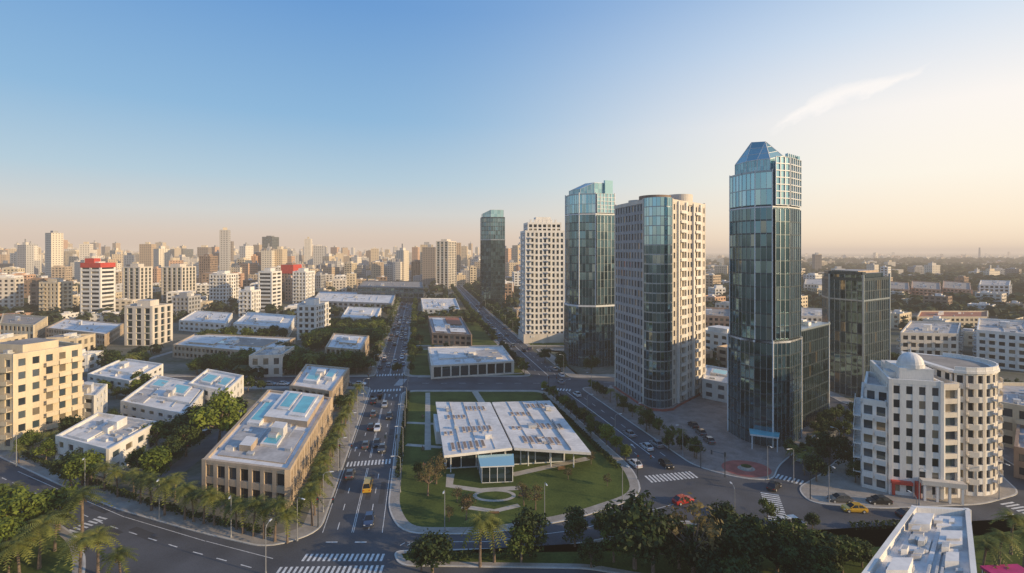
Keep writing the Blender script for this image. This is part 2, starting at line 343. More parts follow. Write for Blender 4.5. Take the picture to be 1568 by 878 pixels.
# big cream block at the far left
q = [(-146, 131), (-125, 128.5), (-120.2, 142.5), (-139, 151)]
mb = MB(); occ(q)
shell(mb, q, .1, 23.3, ST('cream', 'gl_blue', 2.9, 3.3, 1.5, 1.45, .3, 'roofb', bal=lambda i, n, j: i >= n - 3 and n < 8))
clutter(mb, q, 23.3, 8); mb.prism(patch(q, .3, .8, .3, .8), 23.2, 25.6, 'cream', 'roofb')
mb.build('cream_apartment_building')

# mid-distance towers: (x0,x1,top,base, style)
sW = ST('white', 'gl_win', 3.4, 3.2, 1.3, 1.5, .35, 'roofg', bal=lambda i, n, j: i % 3 == 1)
sW2 = ST('white', 'gl_win', 9, 3.2, 1.5, 1.6, .5, 'roofg')
sC = ST('cream', 'gl_win', 3.4, 3.2, 1.4, 1.6, .3, 'roofb', bal=lambda i, n, j: i % 4 == 1)
sD = ST('greyd', 'gl_dark', 3, 3.4, .9, .5, .25, 'roofg')
sB = ST('brown', 'gl_win', 3.2, 3.3, 1.4, 1.3, .3, 'roofb')
sO = ST('orange', 'gl_win', 3.2, 3.3, 1.4, 1.5, .3, 'roofb')
sG = ST('grey', 'gl_win', 3.4, 3.2, 1.3, 1.4, .3, 'roofg')
sV = ST('white2', 'gl_dark', 5, 3.3, .5, 2.1, .5, 'roofg')
towers = [(190, 262, 466, 530, sV), (455, 502, 464, 522, sW), (58, 110, 430, 484, sC), (122, 175, 404, 486, sW2), (187, 232, 407, 470, sV),
 (247, 299, 407, 462, sV), (262, 306, 452, 488, sG), (320, 364, 418, 470, sW), (365, 398, 443, 486, sW), (395, 430, 414, 476, sW2), (401, 427, 362, 418, sD),
 (430, 461, 405, 455, sB), (448, 481, 414, 466, sW), (258, 296, 381, 407, sD), (304, 333, 391, 440, sB), (363, 381, 396, 432, sC), (379, 400, 391, 430, sO),
 (668, 698, 368, 442, sV), (30, 62, 378, 418, sC), (97, 130, 384, 418, sC), (140, 152, 379, 405, sO), (527, 546, 402, 434, sC), (545, 560, 405, 432, sG), (630, 650, 400, 432, sB),
 (160, 186, 386, 416, sC), (480, 498, 420, 448, sG), (436, 452, 425, 462, sO), (232, 246, 410, 440, sO), (598, 622, 396, 428, sC), (570, 592, 400, 430, sG), (652, 664, 392, 426, sO), (1085, 1112, 440, 462, sW), (1240, 1270, 440, 460, sC), (1390, 1418, 408, 424, sG), (1240, 1268, 400, 414, sC),
 (10, 32, 392, 420, sO), (66, 92, 388, 414, sG), (200, 222, 388, 412, sC), (340, 360, 384, 410, sC), (470, 492, 386, 410, sO), (500, 520, 390, 414, sC), (560, 580, 384, 408, sB), (612, 632, 386, 410, sG), (706, 722, 390, 410, sC)]
for (x0, x1, yt, yb, st) in towers:
    k = EYE / (yb - 385.0); Y = 784 * k; X0 = (x0 - 784) * k; X1 = (x1 - 784) * k
    z = EYE - (yt - 385.0) * k * 1.0; W = X1 - X0
    if X0 < 0:     # sunny flank on the right-hand side
        D = min(max(.38 * W * Y / max(1, abs(X1)), 9), 26); f = 1 + D / Y
        q = [(X0, Y + 1.5), (X0 + .6 * W, Y), (X1 * f, Y + D), (X0 * f + .2 * W, Y + D + 2)]
    else:
        D = min(max(.38 * W * Y / max(1, abs(X0)), 9), 26); f = 1 + D / Y
        q = [(X0 * f, Y + D), (X0 + W * .38, Y), (X1, Y + 2), (X1 * f - .1 * W, Y + D + 2)]
    mb = MB(); occ(q); shell(mb, q, .05, z - 2, st)
    clutter(mb, q, z - 2, 6); mb.prism(patch(q, .3, .75, .25, .8), z - 2.1, z + 1.5, st['wall'], 'roofg')
    if x0 == 122:
        mb.prism(inset(q, -.6), z - 3.0, z + .6, 'red', 'red')
        mb.prism(patch(q, .1, .55, .2, .8), z, z + 4, 'red', 'red')
    if x0 == 430: mb.prism(inset(q, -.5), z - 10, z - .4, 'red', 'roofb')
    mb.build('apartment_tower')

# ------------------------------------------------------------------ hero towers
cw = ST('metald', 'gl_teal', 1.5, 3.5, .38, .10, .10, 'roofg', par=.6, pier='metal')
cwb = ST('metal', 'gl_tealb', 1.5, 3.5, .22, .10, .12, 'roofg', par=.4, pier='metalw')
cwd = ST('metald', 'gl_dark', 1.5, 3.5, .38, .10, .10, 'roofg', par=.6, pier='metald')
def ribs(mb, poly, idxs, z0, z1, r=.32, mat='metalw'):
    for i in idxs:
        x, y = poly[i]; mb.prism([(x + r * cos(t * pi / 4), y + r * sin(t * pi / 4)) for t in range(8)], z0, z1, mat, mat)
def band(mb, poly, z, h, d, mat): mb.prism(inset(poly, -d), z, z + h, mat, mat, True)
def crown(mb, poly, z0, zs, ridge, mat='gl_crown'):
    """glazed prismatic crown: upright panes, then facets folding up to a short ridge"""
    n = len(poly)
    pk = [min(ridge, key=lambda r: hypot(r[0] - p[0], r[1] - p[1])) for p in poly]
    for i in range(n):
        a, b = poly[i], poly[(i + 1) % n]; za, zb = zs[i], zs[(i + 1) % n]; pa, pb = pk[i], pk[(i + 1) % n]
        K = 4
        for kx in range(K):
            for kz in range(2):
                s0, s1 = kx / K, (kx + 1) / K
                def pt(s, t):
                    zt = za + (zb - za) * s; return (a[0] + (b[0] - a[0]) * s, a[1] + (b[1] - a[1]) * s, z0 + (zt - z0) * t)
                u0, v0 = i * 7 + kx, kz + 3
                mb.face([pt(s0, kz / 2), pt(s1, kz / 2), pt(s1, (kz + 1) / 2), pt(s0, (kz + 1) / 2)], mat, [(u0 + .1, v0 + .1), (u0 + .9, v0 + .1), (u0 + .9, v0 + .9), (u0 + .1, v0 + .9)])
            mb.tube([pt(s0, 0), pt(s0, 1)], [.07, .07], 'metalw', 4, False)
        L = lambda p, q, t: tuple(p[j] + (q[j] - p[j]) * t for j in range(3))
        A, B = (a[0], a[1], za), (b[0], b[1], zb)
        for r in range(3):
            t0, t1 = r / 3, (r + 1) / 3; u0, v0 = i * 7, r + 9
            pts = [L(A, pa, t0), L(B, pb, t0), L(B, pb, t1), L(A, pa, t1)]
            if r == 2 and pa == pb: pts = pts[:3]
            mb.face(pts, mat, [(u0 + .1, v0 + .1), (u0 + .9, v0 + .1), (u0 + .9, v0 + .9), (u0 + .1, v0 + .9)][:len(pts)])
            mb.tube([L(A, pa, t0), L(B, pb, t0)], [.07, .07], 'metalw', 4, False)
        mb.tube([A, pa], [.1, .1], 'metalw', 4, False)
        mb.tube([A, B], [.12, .12], 'metalw', 4, False)
        mb.tube([(a[0], a[1], z0), A], [.12, .12], 'metalw', 4, False)
# main tower
P5 = [(60.4, 142), (61.2, 136.2), (63.0, 132.8), (66.4, 130.6), (71.3, 132.2), (77.0, 137.2), (75.2, 152.5), (64.9, 151.5)]
P5 = ccw(P5); occ(P5)
IX = lambda x: min(range(8), key=lambda i: abs(P5[i][0] - x))
mb = MB()
base5 = inset(P5, -.45)
shell(mb, base5, .1, 26.5, cw, posts=False); band(mb, base5, 26.5, .5, .12, 'metalw')
shell(mb, P5, 27.0, 61.4, cw, posts=False); band(mb, P5, 61.2, .35, .18, 'metalw')
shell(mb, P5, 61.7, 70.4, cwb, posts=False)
ribs(mb, base5, [IX(66.4), IX(60.4), IX(77.0)], .1, 27.2, .2)
ribs(mb, P5, [IX(66.4), IX(60.4), IX(77.0), IX(71.3), IX(63.0)], 27.2, 71, .15)
for a, b in (((66.9, 130.65), (71.3, 132.1)), ((71.5, 132.3), (76.8, 136.9))):
    L = hypot(b[0] - a[0], b[1] - a[1]); n = ((b[1] - a[1]) / L, -(b[0] - a[0]) / L)
    a2 = (a[0] + n[0] * .35, a[1] + n[1] * .35); b2 = (b[0] + n[0] * .35, b[1] + n[1] * .35)
    facade(mb, a2, b2, 27.4, 60.9, ST('metald', 'gl_teal', 1.5, 3.5, .3, .16, .14, pier='metal'))
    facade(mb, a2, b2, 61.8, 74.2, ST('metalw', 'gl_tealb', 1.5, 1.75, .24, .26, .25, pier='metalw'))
I5 = inset(P5, 1.35)
zs = [73.9 if x < 68 else 74.8 for x, y in I5]
crown(mb, I5, 70.3, zs, [(64.6, 138.0, 79.4), (66.9, 135.2, 79.0), (70.5, 141, 76.8)])
mb.obox((70.2, 133.6), (.766, .643), (.643, -.766), 1.6, 8.2, .4, .95, 61.7, 75.6, 'gl_crown')
for i in range(6): mb.obox((70.2, 133.6), (.766, .643), (.643, -.766), 1.6 + i * 1.28, 1.8 + i * 1.28, .9, 1.12, 61.7, 75.7, 'metalw')
mb.obox((76.8, 137.0), (-.13, .99), (.99, .13), 0, 9, -.4, .25, 61.7, 75.4, 'gl_crown')
# low glass annex
PA = [(78.2, 141.2), (97.2, 157), (88.5, 166), (76.2, 153)]
shell(mb, PA, .1, 27.4, cwd, posts=False); ribs(mb, ccw(PA), [0, 1, 2], .1, 28.4, .2); band(mb, PA, 27.6, .5, .3, 'metal'); clutter(mb, PA, 27.5, 6); occ(PA)
mb.prism([(60, 129), (66, 126.6), (68, 130), (61.6, 133)], 3.6, 4.0, 'metalw', 'pool', True)
mb.tube([(60.6, 129.2, .1), (60.6, 129.2, 3.7)], [.15, .15], 'metalw'); mb.tube([(65.9, 127.1, .1), (65.9, 127.1, 3.7)], [.15, .15], 'metalw')
mb.build('glass_skyscraper')

# second glass tower
P3 = ccw([(24.2, 232), (25.4, 226), (29, 221.7), (36, 220.6), (45.0, 224.5), (43.5, 240), (27, 243)]); occ(P3)
mb = MB()
shell(mb, inset(P3, -.5), .1, 26, cw, posts=False); band(mb, inset(P3, -.5), 26, .7, .15, 'metalw')
shell(mb, P3, 26.7, 66, cw, posts=False); band(mb, P3, 65.8, .5, .25, 'metalw'); shell(mb, inset(P3, .1), 66.3, 74.6, cwb, posts=False)
ribs(mb, P3, [P3.index((36, 220.6)), P3.index((24.2, 232)), P3.index((45.0, 224.5)), P3.index((29, 221.7))], 27, 75.4, .24)
facade(mb, (36.5, 220.3), (44.8, 223.9), 27.2, 65.4, ST('metald', 'gl_teal', 1.7, 3.5, .35, .2, .2, pier='metal'))
facade(mb, (36.5, 220.3), (44.8, 223.9), 66.6, 75, ST('metalw', 'gl_tealb', 1.7, 1.75, .2, .24, .25, pier='metalw'))
I3 = inset(P3, 1.6)
crown(mb, I3, 74.5, [77.2 if x < 31 else 79.8 for x, y in I3], [(33, 230, 80.4), (39, 233, 80.9)])
mb.obox((36.5, 221), (.92, .39), (.39, -.92), 4.6, 8.6, -1.5, -.4, 66, 81, 'gl_crown')
mb.build('glass_skyscraper')

# far dark glass tower
P1 = ccw([(-29, 472), (-27.5, 463), (-19, 460.5), (-6.5, 463), (-8, 480), (-27, 482)]); occ(P1)
mb = MB()
shell(mb, P1, .05, 60, ST('metald', 'gl_dark', 2.2, 3.5, .5, .25, .2, 'roofg', pier='metald'), posts=False); band(mb, P1, 60, .9, .4, 'metal')
shell(mb, P1, 60.9, 80, ST('metald', 'gl_teal', 2.2, 3.5, .5, .25, .2, 'roofg', pier='metal'), posts=False)
I1 = inset(P1, 1); crown(mb, I1, 80, [84 if x < -22 else 87.5 for x, y in I1], [(-15, 470, 88)])
mb.build('glass_skyscraper')

# white residential tower
q = [(7.6, 279), (28.5, 281.5), (27, 300), (5.3, 294)]; occ(q)
mb = MB()
s2 = ST('white', 'gl_blue', 2.4, 3.1, 1.1, 1.05, .4, 'roofw', pier='white', bal=lambda i, n, j: i % 4 == 1)
shell(mb, q, .1, 60.5, s2)
shell(mb, inset(q, 1.5), 60.4, 65, ST('white', 'gl_win', 2.7, 2.3, .7, .9, .3, 'roofw'))
for i in range(7): mb.prism(patch(q, .12 + i * .11, .16 + i * .11, .1, .16), 64.9, 67.5, 'white', 'white')
mb.prism(patch(q, .3, .7, .3, .7), 64.9, 69, 'white', 'roofw')
mb.prism(inset(q, -1.5), .1, 5, 'white2', 'roofg'); mb.build('residential_tower')

# residential tower with curved glass corner
mb = MB()
hh = 65.6
sl = ST('grey', 'gl_blue', 2.25, 3.12, 1.05, 0.75, .22, 'roofg'); sr = ST('white2', 'gl_win', 2.1, 3.12, 1.25, 0.95, .3, 'roofg')  # left face's shade is put into the grey wall colour; rear faces share it
A4, B4, C4, D4, E4 = (37.9, 187), (42.5, 165.2), (51.2, 163.8), (68.3, 181.8), (57, 189)
facade(mb, A4, B4, .1, hh, sl); facade(mb, C4, D4, .1, hh, sr); facade(mb, D4, E4, .1, hh, sl); facade(mb, E4, A4, .1, hh, sl)
mb.face([(x, y, hh) for x, y in [A4, B4, C4, D4, E4]], 'roofg')
dr = []
for i in range(13):
    t = radians(172 + i * 15.6); dr.append((46.9 + 4.5 * cos(t), 165.0 + 4.5 * sin(t)))
for i in range(12):
    facade(mb, dr[i], dr[i + 1], .1, 52, ST('metal', 'gl_teal', 1.2, 3.12, .4, .09, .08, pier='metal'))
    facade(mb, dr[i], dr[i + 1], 52, hh + 1.5, ST('metal', 'gl_tealb', 1.2, 3.12, .3, .09, .08, pier='metal'))  # upper part paler: its bright sky reflection is put into the glass tint
mb.face([(x, y, hh + 1.5) for x, y in dr], 'roofg')
L = hypot(D4[0] - C4[0], D4[1] - C4[1]); ux = ((D4[0] - C4[0]) / L, (D4[1] - C4[1]) / L); uy = (ux[1], -ux[0])
for k in (3.4, 9.0, 14.6, 20.2):
    mb.obox(C4, ux, uy, k - .45, k + .45, .1, .9, .1, hh + .6, 'white')
for j in range(1, 21):
    for k in (4.2, 15.4):
        mb.obox(C4, ux, uy, k, k + 4.0, .3, 1.2, j * 3.12, j * 3.12 + .16, 'white2')
        mb.obox(C4, ux, uy, k, k + 4.0, 1.15, 1.25, j * 3.12 - .05, j * 3.12 + 1.0, 'white')
for a, b in ((A4, B4), (C4, D4), (D4, E4), (E4, A4)):
    l = hypot(b[0] - a[0], b[1] - a[1]); mb.obox(a, ((b[0] - a[0]) / l, (b[1] - a[1]) / l), ((b[1] - a[1]) / l, -(b[0] - a[0]) / l), .1, l - .1, -.2, .35, hh - .1, hh + 1.1, 'white2')
for (cx, cy, r, zt, mt) in ((47.6, 170.5, 5.2, 68.3, 'brown'), (57.5, 175.5, 4.2, 69.2, 'white2'), (44.5, 180, 3.5, 67.8, 'white2')):
    mb.prism([(cx + r * cos(t * pi / 16), cy + r * sin(t * pi / 16)) for t in range(32)], hh - .1, zt, mt, 'roofg')
for x, y in (B4, C4, D4, A4):
    mb.prism([(x + .42 * cos(t * pi / 4), y + .42 * sin(t * pi / 4)) for t in range(8)], .1, hh + 1.4, 'white2', 'white2')
mb.prism([(37.2, 187.5), (41.6, 165), (43.4, 160.6), (46.8, 159.2), (50.6, 160.4), (52.6, 163.4), (69, 181.5), (57, 190)], .1, .9, 'redpave', 'pave2')
mb.build('residential_tower'); occ([(37.9, 187), (42, 166), (68, 182)], 3)

# dark glass office tower, right
q6 = [(113.4, 183), (118.5, 172.8), (136, 184.5), (130, 196), (117, 193)]; occ(q6)
mb = MB(); shell(mb, q6, .1, 40, ST('metald', 'gl_dark', 1.8, 3.5, .4, .15, .12, 'roofg', pier='metal'), posts=False)
ribs(mb, ccw(q6), [0, 1, 2], .1, 42, .35, 'metal')
mb.prism([(120, 177.5), (133, 186), (128, 193), (118, 189)], 39.9, 43.2, 'tan', 'roofg')
band(mb, q6, 33, .5, .2, 'metal'); mb.prism([(122, 176.5), (133.5, 184.2), (132, 186.6), (120.6, 178.8)], 40, 42.4, 'gl_dark', 'roofg')
shell(mb, [(113.6, 183.5), (118.6, 173.6), (121.2, 175.4), (116, 190)], 40.3, 42.0, ST('metald', 'gl_dark', 1.8, 3.5, .4, .15, .12, 'roofg', pier='metal'), posts=False)
mb.build('dark_glass_office_tower')

# curved white apartment building
mb = MB()
sv = ST('white', 'gl_win', 2.2, 2.85, 1.2, 1.1, .22, 'roofg', pier='white')
sbal = ST('white2', 'gl_blue', 3.0, 2.85, 1.0, 1.1, .6, 'roofg', pier='white')
cx, cy, rr = 95.2, 113.2, 8.6
arc7 = [(cx + rr * cos(radians(t)), cy + rr * sin(radians(t))) for t in range(-118, 61, 12)]
hz = 22.9
shell(mb, [(74.2, 108.6), (77.6, 105.8), (84.5, 119), (83.6, 122)], .1, 18.0, ST('white', 'gl_blue', 2.3, 2.85, 1.1, .7, .2, 'roofg', bal=lambda i, n, j: True), posts=False)
shell(mb, [(75.6, 109.6), (78.6, 106.8), (84.7, 118), (84, 121)], 17.9, 20.8, ST('white', 'gl_blue', 2.3, 2.85, 1.1, .7, .2, 'roofg'), posts=False)
shell(mb, [(77.8, 105.4), (86.4, 103.0), (91, 121), (86.4, 123)], .1, hz, sv)
shell(mb, [(86.7, 103.7), (90.6, 104.2), (92, 120), (91.2, 121)], .1, hz - .6, sbal, posts=False)
poly = arc7 + [(95.5, 124.6), (92.3, 120), (91.0, 106.0)]
for i in range(len(arc7) - 1):
    facade(mb, arc7[i], arc7[i + 1], .1, 25, ST('white', 'gl_win', 1.8, 2.85, 1.15, .75, .3, pier='white2'))
    if i % 3 == 1:
        a, b = arc7[i], arc7[i + 1]; l = hypot(b[0] - a[0], b[1] - a[1]); ux = ((b[0] - a[0]) / l, (b[1] - a[1]) / l); uy = (ux[1], -ux[0])
        for j in range(1, 9):
            z = .1 + j * 24.9 / 9
            mb.obox(a, ux, uy, .05, l - .05, .2, 1.25, z - .1, z + .1, 'white')
            mb.obox(a, ux, uy, .02, l - .02, 1.18, 1.3, z - .15, z + .95, 'white2')
mb.prism(inset(poly, -.6), 25.0, 25.5, 'white', 'white', True)
mb.face([(x, y, 25.52) for x, y in inset(poly, .8)], 'roofb')
for i in range(len(arc7) - 1):
    a, b = arc7[i], arc7[i + 1]; l = hypot(b[0] - a[0], b[1] - a[1]); mb.obox(a, ((b[0] - a[0]) / l, (b[1] - a[1]) / l), ((b[1] - a[1]) / l, -(b[0] - a[0]) / l), 0, l, .1, .4, 25.4, 26.3, 'white')
facade(mb, (91.0, 106), (92.3, 120), .1, 25, sv); facade(mb, arc7[-1], (95.5, 124.6), .1, 25, sv)
# penthouse with dome
mb.prism([(80.2, 106.0), (86.0, 104.4), (88.0, 112), (82.6, 113.4)], hz - .05, 25.9, 'white', 'white')
mb.prism([(82.6, 113.5), (88.0, 112.2), (90.4, 117), (85, 118)], hz - .05, 25.0, 'white', 'roofg')
mb.prism([(79.4, 108.0), (81.0, 107.6), (82.2, 111), (80.7, 111.4)], hz - .05, 24.6, 'white', 'roofg')
dc = (83.6, 107.4); rd = 2.25
mb.prism([(dc[0] + (rd + .15) * cos(t * pi / 10), dc[1] + (rd + .15) * sin(t * pi / 10)) for t in range(20)], 25.8, 26.6, 'white', 'white')
for k in range(7):
    A = pi / 14; z0 = 26.6 + rd * sin(k * A); z1 = 26.6 + rd * sin((k + 1) * A); r0 = rd * cos(k * A); r1 = rd * cos((k + 1) * A)
    for t in range(20):
        a, b = t * pi / 10, (t + 1) * pi / 10
        mb.face([(dc[0] + r0 * cos(a), dc[1] + r0 * sin(a), z0), (dc[0] + r0 * cos(b), dc[1] + r0 * sin(b), z0), (dc[0] + r1 * cos(b), dc[1] + r1 * sin(b), z1), (dc[0] + r1 * cos(a), dc[1] + r1 * sin(a), z1)], 'roofw')
mb.tube([(dc[0], dc[1], 28.7), (dc[0], dc[1], 30.2)], [.14, .05], 'metalw')
# street arcade: red shopfronts and entrance porch
o7 = (77.8, 105.4); e7 = (.963, -.269); f7 = (-.269, -.963)
mb.obox(o7, e7, f7, 0, 3.6, .25, 1.2, 2.6, 3.2, 'red'); mb.obox(o7, e7, f7, .2, .7, .3, .6, .1, 2.7, 'red')
mb.obox(o7, e7, f7, 4.2, 4.9, .3, 1.2, .1, 3.4, 'red'); mb.obox(o7, e7, f7, 4.9, 12.4, .25, 1.8, 3.3, 4.2, 'white2')
for k in range(4): mb.obox(o7, e7, f7, 5.2 + k * 2.1, 5.6 + k * 2.1, 1.3, 1.7, .1, 3.4, 'white')
clutter(mb, [(80.5, 112), (86, 111), (90, 119), (87, 121)], hz, 6, False)
mb.build('curved_apartment_building'); occ(arc7 + [(75, 108)], 3)

# near roof, bottom right
h = 14; q = [(37.3, 54.8), (49.5, 54.8), (62, 69.7), (55.3, 70.4)]
mb = MB(); shell(mb, q, .1, h, ST('white', 'gl_blue', 3.2, 3.1, 1.3, 1.4, .25, 'roofw'))
for (a, b, c, d, z) in ((.1, .42, .72, .9, .9), (.5, .9, .76, .92, .45), (.15, .5, .4, .58, .35), (.6, .9, .45, .65, .8), (.2, .4, .05, .2, 1.4), (.52, .58, .1, .9, .25), (.72, .86, .2, .32, 1.)):
    mb.prism(patch(q, a, b, c, d), h - .05, h + z, 'roofw', 'roofw')
clutter(mb, q, h, 22, False); mb.build('white_office_building')

# park pavilion --------------------------------------------------
RH = 4.6
FL, FR, BR, BL = gp(680, 697, RH), gp(905, 691, RH), gp(842, 612, RH), gp(667, 615, RH)
MF, MK = gp(786, 687, RH), gp(752, 617, RH)
mb = MB()
q1 = [FL, (MF[0] - .25, MF[1]), (MK[0] - .25, MK[1]), BL]; q2 = [(MF[0] + .25, MF[1]), FR, BR, (MK[0] + .25, MK[1])]
def roofslab(q, zl, zr):
    za = [zl, zr, zr, zl]
    top = [(q[i][0], q[i][1], za[i]) for i in range(4)]; bot = [(x, y, z - .6) for x, y, z in top]
    mb.hexa(bot + top, 'white', 'roofw')
roofslab(q1, 4.5, 4.8); roofslab(q2, 4.8, 4.3)
def zr(k, s): return (4.5 + .3 * s) if k == 0 else (4.8 - .5 * s)
for k, q in enumerate((q1, q2)):
    for row, (t0, t1, s0, s1, n) in enumerate(((.05, .17, .12, .66, 6), (.33, .43, .35, .85, 6), (.60, .68, .15, .5, 4), (.78, .88, .5, .88, 5), (.30, .36, .05, .22, 2))):
        if k: s0, s1 = s0 + .05, s1 + .05; t0 += .04; t1 += .04
        for i in range(n):
            a = s0 + (s1 - s0) * i / n; b = a + (s1 - s0) / n * .6
            pz = zr(k, a); mb.prism(patch(q, a, b, t0, t1), pz - .2, pz + .22, 'tan', 'white'); mb.prism(patch(q, a + .006, b - .006, t0 + .008, t1 - .008), pz - .2, pz + .23, 'tan', 'brown')
    clutter(mb, q, 4.7, 4, False)
for s in (.25, .5, .75):
    for q in (q1, q2): mb.prism(patch(q, s - .002, s + .002, .01, .99), 4.3, 4.86, 'roofg', 'roofg')
body = [bl(q1, .04, .08), bl(q2, .72, .12), bl(q2, .93, .95), bl(q1, .05, .96)]
shell(mb, body, .13, 4.0, ST('metalw', 'gl_dark', 3.4, 4, .3, .22, .25, 'roofg', par=0), posts=False, roof=False)
mb.prism(ccw([bl(q1, -.06, .45), bl(q1, .04, .45), bl(q1, .04, .8), bl(q1, -.06, .8)]), .1, 3.4, 'white', 'roofw')
for s in (.1, .5, .9): x, y = bl(q1, s, .03); mb.tube([(x, y, .1), (x, y, 4.2)], [.14, .14], 'metalw')
for s in (.2, .5, .8): x, y = bl(q2, s, .04); mb.tube([(x, y, .1), (x, y, 4.1)], [.14, .14], 'metalw')
e = [gp(738, 741), gp(785, 739), gp(784, 722), gp(734, 724)]
ee = ccw(e)
for i in range(4): facade(mb, ee[i], ee[(i + 1) % 4], .13, 3.6, ST('metalw', 'gl_dark', 1.5, 3.5, .2, .12, .1, pier='metalw'))
mb.prism(inset(e, -.35), 3.6, 3.85, 'metalw', 'gl_crown', True)
mb.build('park_pavilion')

# ------------------------------------------------------------------ ground, roads, blocks
mb = MB(); S = 45000; mb.face([(-S, -S, 0), (S, -S, 0), (S, S, 0), (-S, S, 0)], 'ground'); mb.build('ground')
def Ac(Y): return -29 - .182 * (Y - 94.5)
BP = [(60, 51), (120, 35.5), (182, 19.5), (285, -1.5), (412, -25), (1100, -142)]
def Bc(Y):
    for (a, x), (b, w) in zip(BP, BP[1:]):
        if Y <= b: return x + (w - x) * (Y - a) / (b - a)
    return BP[-1][1]
mb = MB()
mb.face([(-175, 45, .006), (175, 45, .006), (175, 204, .006), (-175, 204, .006)], 'asphalt')
mb.face([(Ac(204) - 5.7, 204, .006), (Ac(204) + 5.7, 204, .006), (Ac(1000) + 5.7, 1000, .006), (Ac(1000) - 5.7, 1000, .006)], 'asphalt')
ys = [204, 285, 412, 1000]
for a, b in zip(ys, ys[1:]): mb.face([(Bc(a) - 6.5, a, .006), (Bc(a) + 6.5, a, .006), (Bc(b) + 6.5, b, .006), (Bc(b) - 6.5, b, .006)], 'asphalt')
mb.build('road')
blocks = []
def block(name, poly, r=4, top='pave', inner=None, iw=3):
    p = rnd(poly, r) if r else ccw(poly); blocks.append(p)
    mb = MB(); mb.prism(p, -.05, .13, 'kerb', 'kerb'); ip = inset(p, .3); mb.face([(x, y, .134) for x, y in ip], top)
    if inner: mb.face([(x, y, .139) for x, y in inset(p, iw)], inner)
    mb.build(name)
AL = lambda Y: Ac(Y) - 5.7
AR = lambda Y: Ac(Y) + 5.7
L0 = [(AL(91), 91), (AL(189), 189), (-170, 189), (-170, 150), (-124, 124), (-96, 109), (-76.5, 99), (-56, 91), (-41, 86)]
block('pavement', L0, 4, 'pave', 'soil', 3.5)
block('pavement', [(-103, 103), (-84, 94.5), (-75, 89), (-68, 82), (-60, 70), (-60, 50), (-170, 50), (-170, 135)], 4, 'pave', 'grass', 1.6)
PK = [(AR(184), 184), (AR(99), 99), (-19.5, 90.4), (-4, 90.3), (12, 95.4), (27, 104.5), (28, 117), (12.2, 184)]
block('park_pavement', PK, 6, 'pave', 'grass', 2.2)
block('pavement', [(42.3, 119), (50, 112.5), (57, 111.5), (62, 119), (83, 139.5), (97, 153.5), (101, 165), (106, 188), (24.8, 188)], 4, 'pave2')
block('pavement', [(60, 108), (59, 101.5), (72, 99.3), (93, 101), (105, 105.5), (112, 120), (120, 146), (108, 152), (89, 133), (69.5, 115)], 3, 'pave')
block('pavement', [(112, 104), (127, 150), (175, 150), (175, 100)], 3, 'pave2')
block('pavement', [(109, 168), (112, 160), (128, 158), (175, 158), (175, 250), (115, 250)], 3, 'pave', 'soil', 4)
block('pavement', [(22.8, 203), (107, 203), (107, 262), (12, 262)], 3, 'pave', 'soil', 5)
block('pavement', [(-20, 85.4), (7, 86.4), (20.5, 90.5), (30.6, 95.2), (35, 94.2), (48, 90.2), (62, 87.4), (84, 91.4), (95, 94.6), (125, 100), (125, 50), (30, 50), (24, 77), (12, 80.5), (-18, 81.3)], 2, 'pave', 'grass', 1.2)
block('pavement', [(AL(204), 204), (AL(330), 330), (-170, 330), (-170, 204)], 4, 'pave', 'soil', 3)
block('park_pavement', [(AR(204), 204), (AR(262), 262), (Bc(262) - 6.7, 262), (Bc(204) - 6.7, 204)], 5, 'pave', 'grass', 2.2)
block('pavement', [(AR(270), 270), (AR(430), 430), (Bc(430) - 6.7, 430), (Bc(285) - 6.7, 285), (Bc(270) - 6.7, 270)], 4, 'pave', 'grass', 2)
for (f0, s) in ((AL, -1), (AR, 1)):
    block('pavement', [(f0(440), 440), (f0(900), 900), (f0(900) + s * 3, 900), (f0(440) + s * 3, 440)], 0)
block('pavement', [(Bc(270) + 6.7, 270), (Bc(285) + 6.7, 285), (Bc(412) + 6.7, 412), (Bc(900) + 6.7, 900), (Bc(900) + 10, 900), (Bc(412) + 12, 412), (Bc(285) + 30, 285), (Bc(270) + 40, 270)], 0, 'pave', 'grass', 2)
def ribbon(name, pts, w, mat, z):
    mb = MB()
    for i in range(len(pts) - 1):
        a, b = Vector(pts[i]), Vector(pts[i + 1]); d = (b - a).normalized(); n = Vector((d.y, -d.x))
        if i == 0: pl, pr = a - n * w / 2, a + n * w / 2
        if i < len(pts) - 2:
            d2 = (Vector(pts[i + 2]) - b).normalized(); n2 = (n + Vector((d2.y, -d2.x))).normalized()
        else: n2 = n
        ql, qr = b - n2 * w / 2, b + n2 * w / 2
        mb.face([(pl.x, pl.y, z), (pr.x, pr.y, z), (qr.x, qr.y, z), (ql.x, ql.y, z)], mat); pl, pr = ql, qr
    return mb.build(name)
ribbon('lane', [(-78, 103.5), (-76, 112), (-79, 140), (-84, 186)], 5, 'lane', .145)
ribbon('lane', [(-168, 162), (-120, 158), (-82, 158)], 4.5, 'lane', .149)
ribbon('path', [gp(655, 602), gp(655, 690)], 1.6, 'path', .145)
ribbon('path', [gp(727, 600), gp(738, 617)], 2.2, 'path', .145)
ribbon('path', [gp(622, 682), gp(676, 686)], 1.6, 'path', .149)
ribbon('path', [gp(622, 648), gp(668, 650)], 1.6, 'path', .149)
ribbon('path', [gp(690, 727), gp(688, 745), gp(735, 752), gp(800, 748)], 1.8, 'path', .149)
ribbon('path', [gp(785, 728), gp(830, 718), gp(900, 703)], 2.0, 'path', .153)
c = gp(757, 760); ribbon('path', [(c[0] + 4.0 * cos(t * pi / 14), c[1] + 2.2 * sin(t * pi / 14)) for t in range(29)], .8, 'path', .158)
ribbon('path', [gp(708, 777), gp(757, 784), gp(795, 775)], 1.4, 'path', .153)
